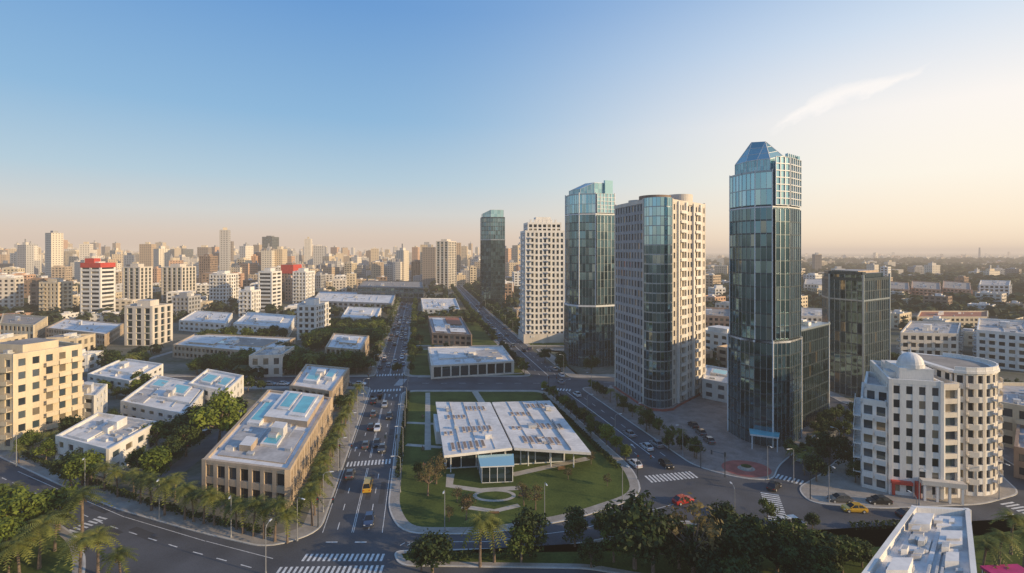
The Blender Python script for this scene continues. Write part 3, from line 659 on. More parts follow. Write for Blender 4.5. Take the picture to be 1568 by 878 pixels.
ribbon('path', [gp(640, 578), gp(700, 578), gp(800, 572)], 1.6, 'path', .145)
# red forecourt of the tower
mb = MB(); c = (53.8, 117.6)
mb.face([(c[0] + 5.4 * cos(t * pi / 16), c[1] + 4.6 * sin(t * pi / 16), .141) for t in range(32)], 'redpave')
mb.face([(c[0] + 1.9 * cos(t * pi / 16), c[1] + 1.7 * sin(t * pi / 16), .146) for t in range(32)], 'pave')
mb.prism([(c[0] + 1.2 * cos(t * pi / 8), c[1] + 1.1 * sin(t * pi / 8)) for t in range(16)], .14, .7, 'kerb', 'leafd'); mb.build('plaza')

# markings
mk = MB(); ZM = .012
def strip(a, b, w, z=ZM):
    a, b = Vector(a), Vector(b); d = (b - a).normalized(); n = Vector((d.y, -d.x)) * w / 2
    mk.face([(*(a - n), z), (*(a + n), z), (*(b + n), z), (*(b - n), z)], 'paint')
def dash(a, b, dl=2.5, gap=4.5, w=.18, z=ZM):
    a, b = Vector(a), Vector(b); L = (b - a).length; d = (b - a) / L; t = 1
    while t + dl < L: strip(a + d * t, a + d * (t + dl), w, z); t += dl + gap
def xwalk(c, across, length, depth=3.2, w=.55):
    a = Vector(across).normalized(); p = Vector((-a.y, a.x)); n = int(length / (2 * w)); c = Vector(c)
    for i in range(n):
        m = c + a * ((i - (n - 1) / 2) * 2 * w); strip(m - p * depth / 2, m + p * depth / 2, w, ZM + .004)
dA = Vector((-.182, 1)).normalized(); nA = Vector((dA.y, -dA.x))
for y0, y1 in ((91, 118), (124, 180), (206, 900)):
    for k in (-2.8, 2.8): dash((Ac(y0) + k, y0), (Ac(y1) + k, y1), w=.16)
    strip((Ac(y0) - .12, y0), (Ac(y1) - .12, y1), .12); strip((Ac(y0) + .18, y0), (Ac(y1) + .18, y1), .12)
    for k in (-5.3, 5.3): strip((Ac(y0) + k, y0), (Ac(y1) + k, y1), .12)
for y0, y1 in ((124, 182), (206, 285), (285, 412), (412, 900)):
    for k in (-3.2, 3.2): dash((Bc(y0) + k, y0), (Bc(y1) + k, y1), w=.16)
    strip((Bc(y0), y0), (Bc(y1), y1), .25)
dash((-165, 196.5), (-60, 196.5)); dash((-35, 194), (12, 194)); dash((34, 195.5), (104, 195.5))
Dl = [(-113.5, 113.5), (-92, 102.5), (-74, 93.5), (-54, 85.5), (-40, 80.5)]
for a, b in zip(Dl, Dl[1:]):
    dash(a, b, 2.2, 3); strip((a[0] + 1.26, a[1] + 2.8), (b[0] + 1.12, b[1] + 2.8), .12)
for a, b in zip([(-18, 88), (-4, 88.2), (12, 92), (26, 98.5)], [(-4, 88.2), (12, 92), (26, 98.5), (36, 103)]): strip(a, b, .12)
for a, b in zip([(62, 94), (75, 93.6), (92, 96.5)], [(75, 93.6), (92, 96.5), (110, 101)]): dash(a, b)
dash((66, 108), (72, 113.5)); dash((72, 118), (100, 146))
dash((-30, 76), (18, 76))
xwalk((-27.5, 83.6), (1, 0), 14, 2.0, .42); xwalk((-28.5, 80.3), (1, .03), 17, 2.0, .42)
xwalk((Ac(121), 121), tuple(nA), 11, 2.8, .4); xwalk((Ac(184), 184), tuple(nA), 11, 3); xwalk((Ac(207), 207), tuple(nA), 11, 3)
xwalk((-42.5, 195.5), (0, 1), 10, 3); xwalk((16, 185.5), (1, -.25), 12, 3)
xwalk((35.3, 113.5), (1, .22), 12, 3.4, .45); xwalk((51, 99.5), (.35, 1), 14, 3.4, .45); xwalk((60.5, 112.5), (1, -.9), 7, 2.6, .4)
xwalk((99, 98.5), (-.25, 1), 8, 3.4, .45); xwalk((92, 146), (1, -1), 7, 3); xwalk((-78, 92.6), (.35, 1), 8, 2.4, .4)
for x in (-31, -26): strip((x - 1, 88), (x + 1, 88), .3, .02)
for i in range(5): strip((-19 + i * 1.2, 87.0), (-18.4 + i * 1.2, 87.8), .15, .02)
for (x, y) in [(Ac(128) - 1.5, 128), (Ac(128) + 1.5, 128), (Ac(128) - 4.2, 128), (Ac(176) + 1.5, 176), (Ac(176) + 4, 176), (Bc(130) - 1.6, 130)]:
    strip((x, y), (x - .35, y + 2), .2, .02); mk.face([(x - .75, y + 1.9, .02), (x + .1, y + 1.9, .02), (x - .45, y + 3.1, .02)], 'paint')
mk.build('road_markings')
mb = MB(); M['patch'] = surf('asphalt_patch', (0.055, 0.056, 0.06), 0.9, 0.2, 0.3)
for k in (-4.2, -1.4, 1.5, 4.3):
    for i in range(5):
        y = U(95, 178); L_ = U(3, 12); x = k - .6; mb.face([(Ac(y) + x, y, .009), (Ac(y) + x + 1.1, y, .009), (Ac(y + L_) + x + 1.1, y + L_, .009), (Ac(y + L_) + x, y + L_, .009)], 'patch') if abs(y - 121) > 14 else None
for i in range(9):
    a = U(-108, -50); b = -.47 * (a + 113.5) + 113.5 + U(-3, 3); mb.face([(a, b, .008 + i * .0003), (a + 5, b - 2.3, .008 + i * .0003), (a + 5.7, b - 1.2, .008 + i * .0003), (a + .7, b + 1.1, .008 + i * .0003)], 'patch')
mb.build('asphalt_patches')

# ------------------------------------------------------------------ trees
def add_trunk(mb, h, r, lean=.3):
    x, y = U(-lean, lean), U(-lean, lean); pts = [(0, 0, -.1), (x * .3, y * .3, h * .5), (x, y, h)]
    mb.tube(pts, [r, r * .75, r * .45], 'bark', 7); return (x, y, h)
def broadleaf(seed, h, cr, mat, nc=26, nl=46, ls=.34, open_=False):
    random.seed(seed); mb = MB(); th = h * .38
    t = add_trunk(mb, th, .035 * h); cz = h * .64; rz = h * .37
    for c in range(nc):
        a = U(0, 2 * pi); u = U(-.75, 1); rr = U(.35, 1) ** .6; w = math.sqrt(max(0, 1 - u * u))
        C = Vector((cr * .8 * w * rr * cos(a) * U(.8, 1.15), cr * .8 * w * rr * sin(a) * U(.8, 1.15), cz + rz * u * rr))
        if c % 2 == 0 or open_:
            m = Vector(t) * .5 + C * .5; m.z -= .2; mb.tube([t, tuple(m), tuple(C)], [.018 * h, .01 * h, .004 * h], 'bark', 4, False)
        R0 = cr * U(.24, .42)
        for _ in range(nl):
            d = Vector((random.gauss(0, 1), random.gauss(0, 1), random.gauss(0, .8))); d.normalize(); p = C + d * R0 * U(.45, 1.05)
            n = (d + Vector((U(-.8, .8), U(-.8, .8), U(-.2, 1)))).normalized(); a1 = n.orthogonal().normalized(); a1.rotate(Quaternion(n, U(0, 6.28))); b1 = n.cross(a1); s = ls * U(.6, 1.25)
            mb.face([tuple(p - a1 * s), tuple(p + b1 * s * .55), tuple(p + a1 * s), tuple(p - b1 * s * .55)], mat)
    return mb.mesh('tree_mesh')
def palm(seed, h=6.2, fr=3.0, nf=30):
    random.seed(seed); mb = MB(); lx, ly = U(-.5, .5), U(-.5, .5)
    pts = [(lx * (t / 5) ** 2, ly * (t / 5) ** 2, h * t / 5 - .1) for t in range(6)]
    mb.tube(pts, [.26, .2, .18, .17, .17, .24], 'bark', 8); top = Vector(pts[-1])
    for f in range(nf):
        a = f * 2.4 + U(-.2, .2); el = U(-.35, 1.25); L = fr * U(.85, 1.1); d = Vector((cos(a), sin(a), 0)); side = Vector((-sin(a), cos(a), 0))
        prev = None; K = 12
        for k in range(K + 1):
            s = k / K; p = top + d * (L * s * cos(el * (1 - s * .4))) + Vector((0, 0, L * (sin(el) * s - .75 * s * s)))
            if prev is not None:
                wl = .75 * (1 - abs(s - .45) * 1.2) * fr / 2.5
                m = prev * .6 + p * .4
                for sg in (-1, 1):
                    tip = m + side * sg * wl + d * .25 + Vector((0, 0, -.3 * wl))
                    mb.face([tuple(prev), tuple(prev * .35 + p * .65), tuple(tip)], 'palm')
            prev = p
    for i in range(14):
        a = U(0, 6.28); mb.face([tuple(top + Vector((0, 0, -.1))), tuple(top + Vector((.55 * cos(a), .55 * sin(a), -1.1))), tuple(top + Vector((.5 * cos(a + .5), .5 * sin(a + .5), -1.0)))], 'bark')
    return mb.mesh('palm_mesh')
TM = {'g': [broadleaf(s, 7, 3.1, 'leaf') for s in (1, 2, 3, 4)], 'b': [broadleaf(s, 7, 3.2, 'leafb', 34, 60, .3) for s in (5, 6, 7)],
      'd': [broadleaf(s, 7, 3.3, 'leafd', 32, 54, .32) for s in (8, 9, 10)], 't': [broadleaf(s, 7, 3.0, 'leaft', 22, 26, .24, True) for s in (11, 12, 13)], 'p': [palm(s) for s in (21, 22, 23, 24, 25)]}
NM = {'g': 'broadleaf_tree', 'b': 'ficus_tree', 'd': 'ficus_tree', 't': 'acacia_tree', 'p': 'palm_tree'}
random.seed(5)
def tree(kind, x, y, h, wid=1.0, z=.13):
    me = random.choice(TM[kind]); o = bpy.data.objects.new(NM[kind], me); SC.collection.objects.link(o)
    s = h / 7.0; o.location = (x, y, z); o.scale = (s * wid, s * wid, s); o.rotation_euler = (0, 0, U(0, 6.28)); return o
def T(kind, u, v, h, wid=1.0): x, y = gp(u, v); tree(kind, x, y, h, wid)
for u, v, h in ((232, 783, 7.0), (252, 790, 7.2), (283, 797, 6.8), (312, 803, 6.6), (328, 806, 6.4), (388, 822, 6.8), (421, 830, 7.2), (362, 812, 5.8), (205, 760, 5.5), (268, 770, 5.5), (345, 800, 5.4), (404, 826, 6.0), (296, 800, 5.6), (372, 818, 6.4), (215, 772, 6.2), (180, 762, 6), (160, 752, 6), (440, 832, 6),
                (478, 806, 6.8), (482, 790, 6), (486, 775, 6.4), (490, 760, 6.2), (494, 748, 6.6), (499, 734, 6), (503, 722, 6.4), (507, 710, 6), (510, 700, 6), (517, 686, 6.4), (523, 668, 6.2), (529, 654, 6), (535, 640, 6.4), (540, 628, 6), (546, 616, 6.2),
                (126, 830, 9), (60, 872, 8), (122, 895, 7.5), (185, 905, 6), (84, 845, 7), (735, 868, 8.0), (757, 862, 7), (10, 800, 7), (128, 738, 6.5), (140, 745, 5), (73, 700, 6), (1505, 885, 6), (1548, 850, 7), (1568, 870, 6), (150, 880, 7), (30, 895, 7), (1530, 870, 6), (1240, 720, 5), (1232, 728, 5)): T('p', u, v, h)
for k, u, v, h, w in (('b', 335, 690, 14, .95), ('b', 238, 742, 7.2, 1.1), ('d', 285, 700, 8, 1.1), ('d', 300, 672, 9, 1.1), ('g', 212, 730, 6, 1), ('d', 262, 715, 6, 1.1), ('g', 240, 690, 7, 1.1), ('d', 272, 680, 7, 1.2),
                      ('b', 30, 830, 8.5, 1.1), ('b', 90, 812, 7.5, 1.1), ('g', 5, 815, 8, 1.1), ('d', 60, 820, 6, 1.1), ('b', 10, 870, 7, 1), ('d', 662, 880, 6.2, 1.25), ('g', 645, 875, 4.5, 1.2), ('d', 812, 852, 7, 1.0), ('g', 798, 862, 5.5, 1.1),
                      ('d', 880, 838, 6, 1), ('d', 925, 828, 5, 1), ('d', 972, 872, 11, 1.05), ('g', 940, 862, 6, 1), ('d', 1000, 880, 9, 1.1), ('t', 1062, 885, 11.5, 1.1), ('d', 1040, 872, 7.5, 1.1), ('d', 1105, 878, 7, 1.1), ('g', 1150, 872, 8, 1.1),
                      ('g', 1222, 880, 8, 1.1), ('g', 1190, 878, 7, 1.1), ('d', 1130, 885, 8, 1.1), ('d', 1260, 890, 6.5, 1.2), ('g', 1175, 800, 4, 1), ('d', 1244, 812, 3, 1), ('d', 1270, 718, 7.5, 1), ('d', 1250, 738, 5.5, 1.05), ('g', 1262, 700, 5, 1),
                      ('g', 1290, 885, 6, 1.2), ('d', 1320, 870, 4, 1.2), ('g', 1240, 860, 4, 1.2), ('d', 1300, 860, 3.5, 1.2), ('d', 1085, 850, 5, 1.2), ('g', 1120, 845, 4.5, 1.2), ('g', 1020, 845, 5, 1.1), ('d', 905, 870, 4, 1.2),
                      ('d', 1290, 700, 5, 1), ('d', 1305, 720, 4.5, 1), ('d', 1310, 740, 4.5, 1), ('g', 1292, 675, 5.5, 1), ('d', 1308, 660, 6, 1), ('d', 990, 662, 6.2, .9), ('g', 1066, 703, 4.6, 1), ('d', 1045, 690, 4, 1), ('g', 1024, 690, 4, 1),
                      ('t', 655, 760, 6.5, 1), ('t', 668, 742, 6.5, 1), ('t', 714, 798, 5.2, .9), ('t', 802, 775, 4.6, .9), ('t', 820, 782, 5, .9), ('g', 640, 730, 3, 1), ('t', 905, 712, 3.2, 1), ('t', 688, 800, 3, 1), ('g', 905, 668, 3.5, 1), ('t', 700, 770, 3, 1), ('t', 870, 735, 2.6, 1), ('t', 930, 745, 2.5, 1),
                      ('d', 430, 545, 7, 1.2), ('d', 480, 540, 8, 1.2), ('g', 465, 560, 6, 1.1), ('b', 575, 530, 6, 1), ('g', 215, 600, 7, 1.2), ('d', 380, 600, 5, 1.2), ('g', 365, 640, 6, 1), ('d', 400, 600, 4, 1), ('g', 160, 605, 5, 1.2), ('d', 375, 660, 5, 1),
                      ('g', 100, 650, 5, 1), ('b', 70, 712, 5.5, 1), ('g', 50, 690, 5, 1), ('t', 205, 640, 5, 1.2), ('d', 172, 655, 5, 1), ('g', 1210, 700, 4, 1), ('g', 1310, 640, 5, 1)): T(k, u, v, h, w)
# street trees along the two avenues
for Y in range(122, 186, 5):
    tree(random.choice('gdb'), Bc(Y) - 8 + U(-.3, .3), Y, U(3.2, 5)); tree(random.choice('gdgp'), Bc(Y) + 9 + U(-.3, .3), Y + 2, U(3.4, 5.2))
Y = 208
while Y < 700:
    tree(random.choice('gdpp'), AL(Y) - 2 + U(-.5, .5), Y, U(4, 7), 1.1)
    if Y < 262 or Y > 275: tree(random.choice('gdbp'), AR(Y) + 2.5 + U(-.5, .5), Y + 2, U(4, 6.5)); tree(random.choice('gd'), Bc(Y) - 9 + U(-.5, .5), Y, U(4, 6))
    if Y > 300: tree(random.choice('gd'), Bc(Y) + 9 + U(-1, 1), Y, U(4, 7), 1.1); tree(random.choice('gd'), Bc(Y) + 13 + U(-1, 1), Y + 3, U(4, 7), 1.1)
    Y += U(5, 7.5)
for i in range(30): x, y = U(AR(262) + 4, Bc(262) - 10), U(209, 216) if i % 3 else U(246, 260); tree(random.choice('dgt'), x, y, U(2.5, 5))
for i in range(150):
    y = U(273, 428); x = U(AR(y) + 3, Bc(y) - 9)
    if not any(hypot(x - a, y - b) < r * .74 for a, b, r in OCC): tree(random.choice('dgdp'), x, y, U(4, 7), 1.15)
n = 0
while n < 520:
    y = U(105, 330); x = U(-168, AL(y) - 3)
    if not inpoly(x, y, L0) and y < 190: continue
    if 186 < y < 206: continue
    if y < 160 and x > -82: continue
    if abs(x + 80) < 5 and y < 190: continue
    if any(hypot(x - a, y - b) < r * .86 for a, b, r in OCC): continue
    if any((hypot(x - a, y - b) < r + 1) for a, b, r in OCC[:1]): continue
    tree(random.choice('ggddbp' if y > 205 else 'gdpb'), x, y, U(3.5, 7) if y < 205 else U(4, 8.5), 1.15); n += 1
for i in range(60):
    y = U(206, 300); x = U(14, 105)
    if y > 262: x = U(30, 140)
    if not any(hypot(x - a, y - b) < r * .95 for a, b, r in OCC): tree(random.choice('gdd'), x, y, U(4, 7), 1.1)
for i in range(80):
    x, y = U(112, 172), U(160, 250)
    if not any(hypot(x - a, y - b) < r * .9 for a, b, r in OCC): tree(random.choice('gdd'), x, y, U(4, 7), 1.1)
for i in range(26): tree(random.choice('gdd'), U(26, 46), U(66, 86), U(4, 7), 1.1)
for i in range(26): tree(random.choice('gbdp'), U(-114, -72), U(66, 90), U(3, 7), 1.1)
for i in range(12): t = i / 12; tree(random.choice('gd'), 86 + 14 * t + U(-1, 1) - 2, 143 + 13 * t - 2.2, U(3, 4.5))
for i in range(8): tree(random.choice('gdp'), 66 + i * 3.1, 121.5 + i * 2.9 - 3.2 + 2.0, U(3, 4.5), 1.0)

# hedges
mb = MB()
def hedge(a, b, w=1.2, h=1.0):
    a, b = Vector(a), Vector(b); L = (b - a).length; d = (b - a) / L; n = int(L * 26)
    for _ in range(n):
        p = a + d * U(0, L); q = Vector((-d.y, d.x)) * U(-w / 2, w / 2); z = .13 + h * (1 - R() ** 2); s = U(.14, .3)
        c = Vector((p.x + q.x, p.y + q.y, z)); nn = Vector((U(-1, 1), U(-1, 1), U(0, 1))).normalized(); u = nn.orthogonal().normalized(); w2 = nn.cross(u)
        mb.face([tuple(c - u * s), tuple(c + w2 * s), tuple(c + u * s), tuple(c - w2 * s)], 'leafd')
for a, b in (((-93, 111), (-75, 102.5)), ((-74, 102), (-57, 94.8)), ((-56, 94.4), (-42, 89.8)), ((-40.6, 96), (-54, 168)), ((-36.5, 180), (-25, 112)), ((-119, 124.5), (-97, 113)), ((-15, 83), (4, 83.6)), ((36, 92), (60, 86.4)), ((61, 92), (82, 93.5)), ((24.5, 117), (10.5, 176))): hedge(a, b)
mb.build('hedge')

# ------------------------------------------------------------------ vehicles
def paint(name, c):
    m, nt, b = newmat(name); b.inputs['Base Color'].default_value = c4(c); b.inputs['Roughness'].default_value = .3; b.inputs['Coat Weight'].default_value = .6; b.inputs['Metallic'].default_value = .2; M[name] = m
for n_, c_ in (('car_white', (.7, .7, .7)), ('car_black', (.02, .02, .022)), ('car_silver', (.35, .36, .37)), ('car_red', (.4, .02, .02)), ('car_blue', (.04, .07, .14)), ('car_yellow', (.65, .38, .03)), ('car_grey', (.1, .105, .11))): paint(n_, c_)
m, nt, b = newmat('car_glass'); b.inputs['Base Color'].default_value = (.015, .02, .025, 1); b.inputs['Roughness'].default_value = .05; M['car_glass'] = m
M['taillight'] = surf('taillight', (.4, .01, .01), .3, .1, 1); M['headlight'] = surf('headlight', (.8, .8, .75), .2, .05, 1)
def carmesh(col, van=False):
    mb = MB(); w = .9
    if van: st = [(-2.5, .95, .82), (-2.45, 1.05, .9), (1.5, 1.05, .93), (2.2, .95, .9), (2.45, .75, .8)]
    else: st = [(-2.2, .78, .72), (-2.1, .9, .84), (-1.5, .97, .9), (.95, .93, .91), (1.8, .82, .87), (2.15, .68, .76)]
    n0 = len(mb.v)
    for x, zt, hw in st: mb.v.extend([(x, -hw * .96, .24), (x, -hw, .55), (x, -hw * .9, zt), (x, hw * .9, zt), (x, hw, .55), (x, hw * .96, .24)])
    for i in range(len(st) - 1):
        for j in range(6):
            k = (j + 1) % 6; mb.idx((n0 + i * 6 + j, n0 + (i + 1) * 6 + j, n0 + (i + 1) * 6 + k, n0 + i * 6 + k), col)
    mb.idx(tuple(n0 + j for j in range(6)), col); e = n0 + (len(st) - 1) * 6; mb.idx(tuple(e + 5 - j for j in range(6)), col)
    if van: b0, r0, r1, b1, zb, zt = -2.44, -2.3, .9, 1.75, 1.03, 1.95
    else: b0, r0, r1, b1, zb, zt = -1.85, -1.15, .25, 1.1, .92, 1.43
    B = [(b0, -.79, zb), (b1, -.79, zb), (b1, .79, zb), (b0, .79, zb)]; Tt = [(r0, -.62, zt), (r1, -.62, zt), (r1, .62, zt), (r0, .62, zt)]
    for i in range(4): j = (i + 1) % 4; mb.face([B[i], B[j], Tt[j], Tt[i]], 'car_glass')
    mb.hexa([(x, y, zt - .02) for x, y, z in Tt] + [(x, y, zt + .03) for x, y, z in Tt], col)
    for i in range(4): mb.tube([B[i], Tt[i]], [.05, .05], col, 4, False)
    mx = (r0 + r1) / 2
    for sg in (-1, 1):
        mb.tube([(mx, sg * .8, zb), (mx, sg * .63, zt)], [.05, .05], col, 4, False)
        mb.box(b1 - .35, b1 - .15, sg * .95 - .07, sg * .95 + .07, zb, zb + .14, col)
        xx = st[-1][0]; mb.box(xx - .25, xx + .02, sg * .6 - .16, sg * .6 + .16, .55, .68, 'headlight'); xx = st[0][0]; mb.box(xx - .02, xx + .12, sg * .6 - .17, sg * .6 + .17, .6, .75, 'taillight')
        for wx in (-1.35, 1.4):
            for rr, y0, y1, mt in ((.33, .74, .93, 'tyre'), (.2, .8, .945, 'ac')):
                ring0 = [(wx + rr * cos(t * pi / 7), sg * y0, .33 + rr * sin(t * pi / 7)) for t in range(14)]; ring1 = [(x, sg * y1, z) for x, y, z in ring0]
                for t in range(14): k = (t + 1) % 14; mb.face([ring0[t], ring0[k], ring1[k], ring1[t]], mt)
                mb.face(ring1, mt)
    return mb.mesh('car_mesh')
CM = {k: carmesh('car_' + k) for k in ('white', 'black', 'silver', 'red', 'blue', 'yellow', 'grey')}; VM = {k: carmesh('car_' + k, True) for k in ('white', 'yellow', 'grey')}
def car(x, y, ang, col, van=False, z=.014, name=None, s=1.0):
    o = bpy.data.objects.new(name or ('van' if van else 'car'), (VM if van else CM)[col]); SC.collection.objects.link(o); o.location = (x, y, z); o.rotation_euler = (0, 0, ang); o.scale = (s, s, s)
def C(u, v, ang, col, van=False, name=None): x, y = gp(u, v); car(x, y, radians(ang), col, van, name=name)
for u, v, col, a in ((536, 729, 'grey', 100), (565, 800, 'blue', -80), (577, 682, 'black', -80), (578, 658, 'white', -80), (572, 636, 'grey', 100), (560, 684, 'grey', 100), (585, 690, 'grey', -80), (589, 622, 'silver', -80), (572, 617, 'black', 100), (568, 656, 'black', 100), (596, 640, 'black', -80), (582, 605, 'grey', 100)): C(u, v, a, col)
C(563, 748, 100, 'yellow', True, 'van')
Y = 212
while Y < 620:
    for k in (-4.1, -1.4, 1.5, 4.2):
        if R() < .55: car(Ac(Y) + k + U(-.2, .2), Y + U(-3, 3), radians(100.3 + (180 if k > 0 else 0)), random.choice(['white', 'black', 'grey', 'silver', 'black', 'blue', 'grey']))
    Y += 9.5
Y = 132
while Y < 500:
    for k in (-4.6, -1.6, 1.7, 4.8):
        if R() < .24: car(Bc(Y) + k, Y + U(-3, 3), radians(101 + (4 if Y < 182 else 0) + (180 if k < 0 else 0)), random.choice(['white', 'black', 'grey', 'silver', 'blue']))
    Y += 9
C(972, 713, 107, 'white'); C(1020, 714, -75, 'black'); C(1046, 770, 22, 'red'); C(1212, 808, 12, 'white', True); C(1308, 783, 175, 'yellow', False, 'taxi'); C(1346, 771, 178, 'black'); C(1392, 792, 5, 'black'); C(1286, 768, 175, 'grey'); C(1185, 748, 45, 'black'); C(8, 772, -28, 'white')
for i in range(9): car(69.5 + i * 2.7, 122.5 + i * 2.65, radians(40), random.choice(['black', 'grey', 'silver', 'white', 'grey']), name='parked_car')
for i in range(7):
    if i != 3: car(85 + i * 2.6, 127.2 + i * 2.75, radians(46), random.choice(['black', 'grey', 'silver', 'white']), name='parked_car')
for i in range(3): car(51.5, 134 + i * 5.8, radians(94), random.choice(['black', 'grey', 'silver']), z=.14, name='parked_car')
for i in range(10):
    if i != 4: car(-100 + i * 4.8 + U(-.3, .3), 191.2, 0, random.choice(['white', 'grey', 'silver', 'black']), name='parked_car')
for i in range(6): car(-82 - i * .45, 118 + i * 7, radians(93), random.choice(['white', 'silver', 'black']), z=.15, name='parked_car')
for i in range(9): car(120 + i * 3.0, 155, radians(90), random.choice(['white', 'silver', 'black', 'grey']), name='parked_car')

# ------------------------------------------------------------------ street furniture
mb = MB(); mb.tube([(0, 0, 0), (0, 0, 4.5), (0, 0, 7.2)], [.09, .07, .05], 'pipe', 8); mb.tube([(0, 0, 7.1), (.4, 0, 7.5), (1.5, 0, 7.6)], [.05, .04, .035], 'pipe', 6); mb.box(1.2, 1.9, -.12, .12, 7.52, 7.62, 'metalw'); mb.tube([(0, 0, 0), (0, 0, .5)], [.18, .14], 'pipe', 8)
LM = mb.mesh('lamp_mesh')
def lamp(x, y, a): o = bpy.data.objects.new('street_lamp', LM); SC.collection.objects.link(o); o.location = (x, y, .13); o.rotation_euler = (0, 0, a)
for Y in range(98, 190, 18): lamp(AL(Y) - .8, Y, radians(10)); lamp(AR(Y) + .8, Y + 8, radians(190))
for Y in range(210, 560, 26): lamp(AL(Y) - .8, Y, radians(10)); lamp(Bc(Y) + 7.4, Y, radians(190))
for Y in range(125, 188, 18): lamp(Bc(Y) + 7.5, Y, radians(194)); lamp(Bc(Y) - 7.4, Y + 8, radians(14))
for x, y, a in ((-115, 118.8, -60), (-88, 105.5, -60), (-66, 95.8, -65), (-49, 89.3, -70), (-12, 91.3, -90), (6, 94.3, -80), (22, 102, -60), (63, 101.8, -90), (80, 100.6, -90), (98, 103, -80), (60.5, 110, 200), (56, 112.2, -90), (78, 122, 130), (95, 137.6, 130), (-37, 88.2, -30), (40, 92, 90), (70, 88.6, 90), (-38, 79, 90)): lamp(x, y, radians(a))
mb = MB(); mb.tube([(0, 0, 0), (0, 0, 5.2)], [.1, .08], 'metald', 8); mb.tube([(0, 0, 5.1), (3, 0, 5.3)], [.06, .05], 'metald', 6)
for x in (0, 2.8): mb.box(x - .17, x + .17, -.3, -.05, 4.5, 5.5, 'metald'); mb.box(x - .09, x + .09, -.33, -.29, 5.15, 5.33, 'taillight'); mb.box(x - .09, x + .09, -.33, -.29, 4.6, 4.78, 'gl_teal')
TL = mb.mesh('signal_mesh')
for x, y, a in ((AL(92) - .8, 92.5, 0), (AR(124) + .7, 124, 180), (AL(118) - .7, 118, 0), (27.5, 112, 0), (43.5, 118, 180), (60, 103, 90), (AL(186) - .8, 186, 0), (AR(182) + .7, 182, 180), (13, 182, 0), (47, 113, 150)):
    o = bpy.data.objects.new('traffic_light', TL); SC.collection.objects.link(o); o.location = (x, y, .13); o.rotation_euler = (0, 0, radians(a))
mb = MB()
for i in range(4): mb.box(-.9, .9, -.25 + i * .13, -.15 + i * .13, .42, .46, 'wood')
for i in range(3): mb.box(-.9, .9, .28, .31, .52 + i * .13, .62 + i * .13, 'wood')
for x in (-.75, .75): mb.box(x - .04, x + .04, -.22, -.16, 0, .42, 'metald'); mb.box(x - .04, x + .04, .24, .3, 0, .9, 'metald'); mb.box(x - .04, x + .04, -.22, .3, .36, .41, 'metald')
BN = mb.mesh('bench_mesh')
for u, v, a in ((715, 772, 20), (800, 764, -20), (757, 790, 180), (648, 690, 90), (648, 640, 90), (860, 722, 10), (650, 715, 90)):
    x, y = gp(u, v); o = bpy.data.objects.new('park_bench', BN); SC.collection.objects.link(o); o.location = (x, y, .14); o.rotation_euler = (0, 0, radians(a))
mb = MB(); mb.prism([(70, 73), (76, 73.4), (76, 77), (70, 76.6)], 2.6, 3.0, 'magenta', 'magenta', True)
for x, y in ((70.2, 73.2), (75.8, 73.6), (75.8, 76.8), (70.2, 76.4)): mb.tube([(x, y, 0), (x, y, 2.7)], [.07, .07], 'metalw')
mb.build('market_stall')

# ------------------------------------------------------------------ city fabric beyond the surveyed blocks
random.seed(77)
styles = [ST('white', 'gl_win', 4.2, 3.2, 1.5, 2, .2, 'roofw'), ST('white2', 'gl_win', 4, 3.2, 1.5, 2, .2, 'roofg'), ST('cream', 'gl_win', 4, 3.2, 1.5, 2, .2, 'roofb'), ST('tan', 'gl_win', 4, 3.2, 1.4, 1.6, .3, 'roofb'), ST('brown', 'gl_win', 4, 3.2, 1.4, 1.6, .3, 'roofg'), ST('orange', 'gl_win', 4, 3.2, 1.4, 1.6, .3, 'terracotta')]
FT = []
def onroad(x, y, r): return abs(x - Ac(y)) < 9 + r or abs(x - Bc(y)) < 10 + r
cnt = 0; gy = 215.0
while gy < 760:
    gx = -gy * 1.12
    while gx < gy * 1.12:
        x = gx + U(-4, 4); y = gy + U(-4, 4); w, d = U(9, 20), U(9, 18); r = max(w, d) * .62
        right = x > gy * .36
        if not onroad(x, y, r * .8) and not any(hypot(x - a, y - b) < r + c * .85 for a, b, c in OCC) and not (Ac(y) < x < Bc(y) and y < 430) and not (gy < 262 and 0 < x < 110 and gy < 250 and x < 50):
            if R() < (.42 if right else .76):
                h = random.choice([5, 6, 6.5, 8, 9.5]) if gy < 420 else random.choice([6, 7, 9, 10, 13, 16, 22, 27])
                if right and gy < 500: h = random.choice([5, 6, 9, 12])
                a = radians(10.3) + U(-.05, .05) + (radians(25) if right else 0); ux = (cos(a), sin(a)); uy = (-sin(a), cos(a))
                q = [(x + ux[0] * sx * w / 2 + uy[0] * sy * d / 2, y + ux[1] * sx * w / 2 + uy[1] * sy * d / 2) for sx, sy in ((-1, -1), (1, -1), (1, 1), (-1, 1))]
                mb = MB(); st = random.choice(styles[:3] + styles); shell(mb, q, .05, h, st, posts=gy < 400); clutter(mb, q, h, 7 if gy < 450 else 3)
                if R() < .5: mb.prism(patch(q, .1, .6, .1, .7), h - .05, h + U(1, 3), st['wall'], st['roof'])
                mb.build('city_house' if h < 9 else 'apartment_block'); cnt += 1
            for _ in range(2): FT.append((x + random.choice((-1, 1)) * (r + 3), y + U(-6, 6), 5)); FT.append((x + U(-6, 6), y - r - 3, 5))
        gx += 26 + gy * .012
    gy += 27 + gy * .012
print('filler', cnt)
far = MB(); K = ['far0', 'far1', 'far2', 'far3', 'far4', 'far5', 'far6', 'far0']
